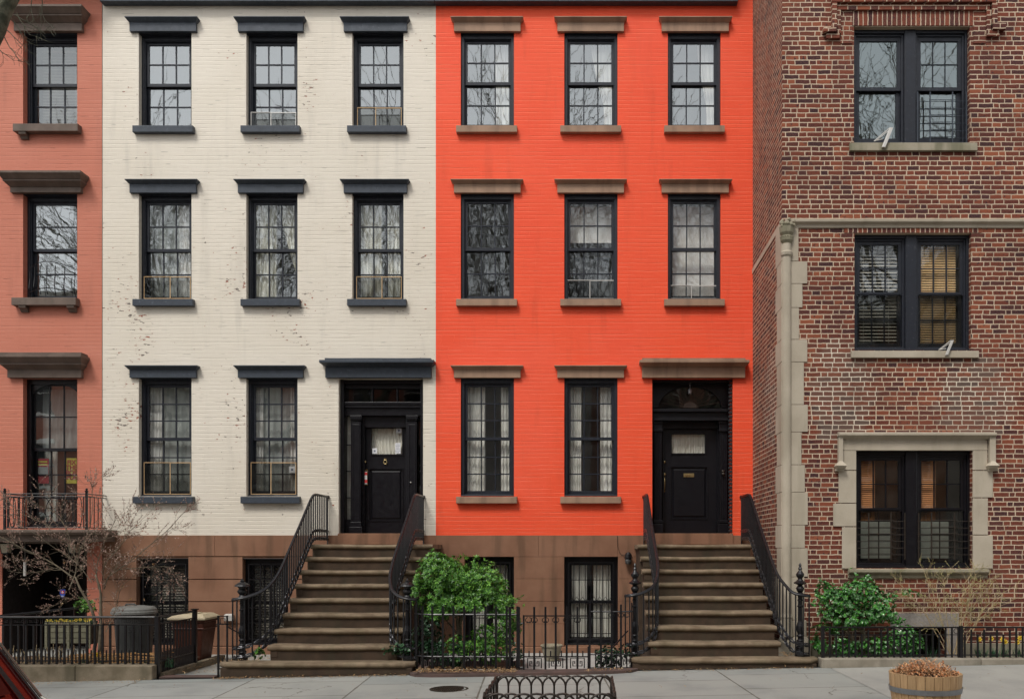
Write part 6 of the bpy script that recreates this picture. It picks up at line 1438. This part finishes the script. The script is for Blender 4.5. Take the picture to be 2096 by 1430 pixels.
# ---------------------------------------------------------------- houses across the street (seen in the window panes)
def far_house(i, x0, x1, h, col, label):
    y = -21.6; t = thing('far_row_house', label, 'town house', ((x0+x1)/2, y, 0), 'row houses across the street')
    mat = painted_brick('far_paint_%d' % i, col, col, .1); m = MB(); hs = []; nc = 3; cw = (x1-x0)/nc
    for r in range(int(h/3.1)):
        for c in range(nc): cx = x0+cw*(c+.5); hs.append((cx-.45, cx+.45, 1.2+r*3.0, 3.0+r*3.0))
    k = wall_holes(MB(), x0, x1, -.2, h, 0, hs, .2); m.v = [(a, y-b, c) for a, b, c in k.v]; m.f = k.f
    m.quad((x0, y, h), (x1, y, h), (x1, y-7, h), (x0, y-7, h)); m.quad((x0, y, -.2), (x0, y-7, -.2), (x0, y-7, h), (x0, y, h)); m.quad((x1, y, -.2), (x1, y-7, -.2), (x1, y-7, h), (x1, y, h)); m.build('wall', mat, t)
    for (a, b, c, d) in hs:
        m = MB(); m.quad((a, y-.2, c), (b, y-.2, c), (b, y-.2, d), (a, y-.2, d)); w = m.build('window', CGL, t)
        m = MB(); m.ring(a, b, c, d, y-.19, y-.12, .05, .05, .05, .05); m.box(a+.05, b-.05, y-.19, y-.14, (c+d)/2-.02, (c+d)/2+.02); m.box(a-.1, b+.1, y, y+.1, c-.12, c); m.box(a-.1, b+.1, y, y+.1, d, d+.18); m.build('window_frame', SHADE, w)
    m = MB(); m.box(x0, x1, y, y+.5, h-.4, h+.15); m.build('cornice', SHADE, t)
far_house(0, -26, -19, 12, (.42, .16, .10), 'tall red brick house, westmost across the street')
far_house(1, -19, -12.6, 10, (.55, .50, .42), 'stone coloured house across the street, next to the red brick one')
far_house(2, -12.6, -6, 11.2, (.38, .13, .08), 'dark red house across the street behind the camera at the left')
far_house(3, -6, .2, 9.6, (.62, .60, .55), 'white painted house directly across the street')
far_house(4, .2, 6.6, 11.0, (.34, .16, .10), 'brown brick house across the street behind the camera at the right')
far_house(5, 6.6, 13, 10, (.50, .24, .12), 'orange brick house across the street')
far_house(6, 13, 22, 12.5, (.48, .42, .34), 'tan house, eastmost across the street')

# ---------------------------------------------------------------- camera, light, render
cam = bpy.data.cameras.new('camera'); co = bpy.data.objects.new('camera', cam); COL.objects.link(co)
co.location = (0, -D0, CZ); co.rotation_euler = (math.pi/2, 0, 0); cam.sensor_width = 36; cam.lens = 36*F/2096
cam.shift_x = -(CX-1048)/2096; cam.shift_y = (CY-715)/2096; cam.clip_end = 300; cam.clip_start = .1; sc.camera = co
w = bpy.data.worlds.new('World'); sc.world = w; w.use_nodes = True; nt = w.node_tree; nt.nodes.clear()
EL, AZ = math.radians(54), math.radians(208)
sky = nt.nodes.new('ShaderNodeTexSky'); sky.sky_type = 'NISHITA'; sky.sun_disc = False; sky.sun_elevation = EL; sky.sun_rotation = AZ; sky.air_density = 1.0; sky.dust_density = 1.0; sky.ozone_density = 1.0
hs_ = nt.nodes.new('ShaderNodeHueSaturation'); hs_.inputs['Saturation'].default_value = .12
bg = nt.nodes.new('ShaderNodeBackground'); bg.inputs[1].default_value = .14; wo = nt.nodes.new('ShaderNodeOutputWorld')
nt.links.new(sky.outputs[0], hs_.inputs['Color']); nt.links.new(hs_.outputs[0], bg.inputs[0]); nt.links.new(bg.outputs[0], wo.inputs[0])
sun = bpy.data.lights.new('sun', 'SUN'); sun.energy = 1.4; sun.angle = math.radians(16); sun.color = (1, .96, .9); so = bpy.data.objects.new('sun', sun); COL.objects.link(so)
dirv = Vector((math.sin(AZ)*math.cos(EL), math.cos(AZ)*math.cos(EL), math.sin(EL))); so.rotation_euler = dirv.to_track_quat('Z', 'Y').to_euler(); so.location = (-5, -10, 20)
sc.view_settings.view_transform = 'Standard'; sc.view_settings.look = 'None'; sc.view_settings.gamma = 1; sc.view_settings.exposure = 0.66
sc.cycles.max_bounces = 7; sc.cycles.transparent_max_bounces = 12; sc.cycles.diffuse_bounces = 3; sc.cycles.glossy_bounces = 4; sc.cycles.caustics_reflective = False; sc.cycles.caustics_refractive = False
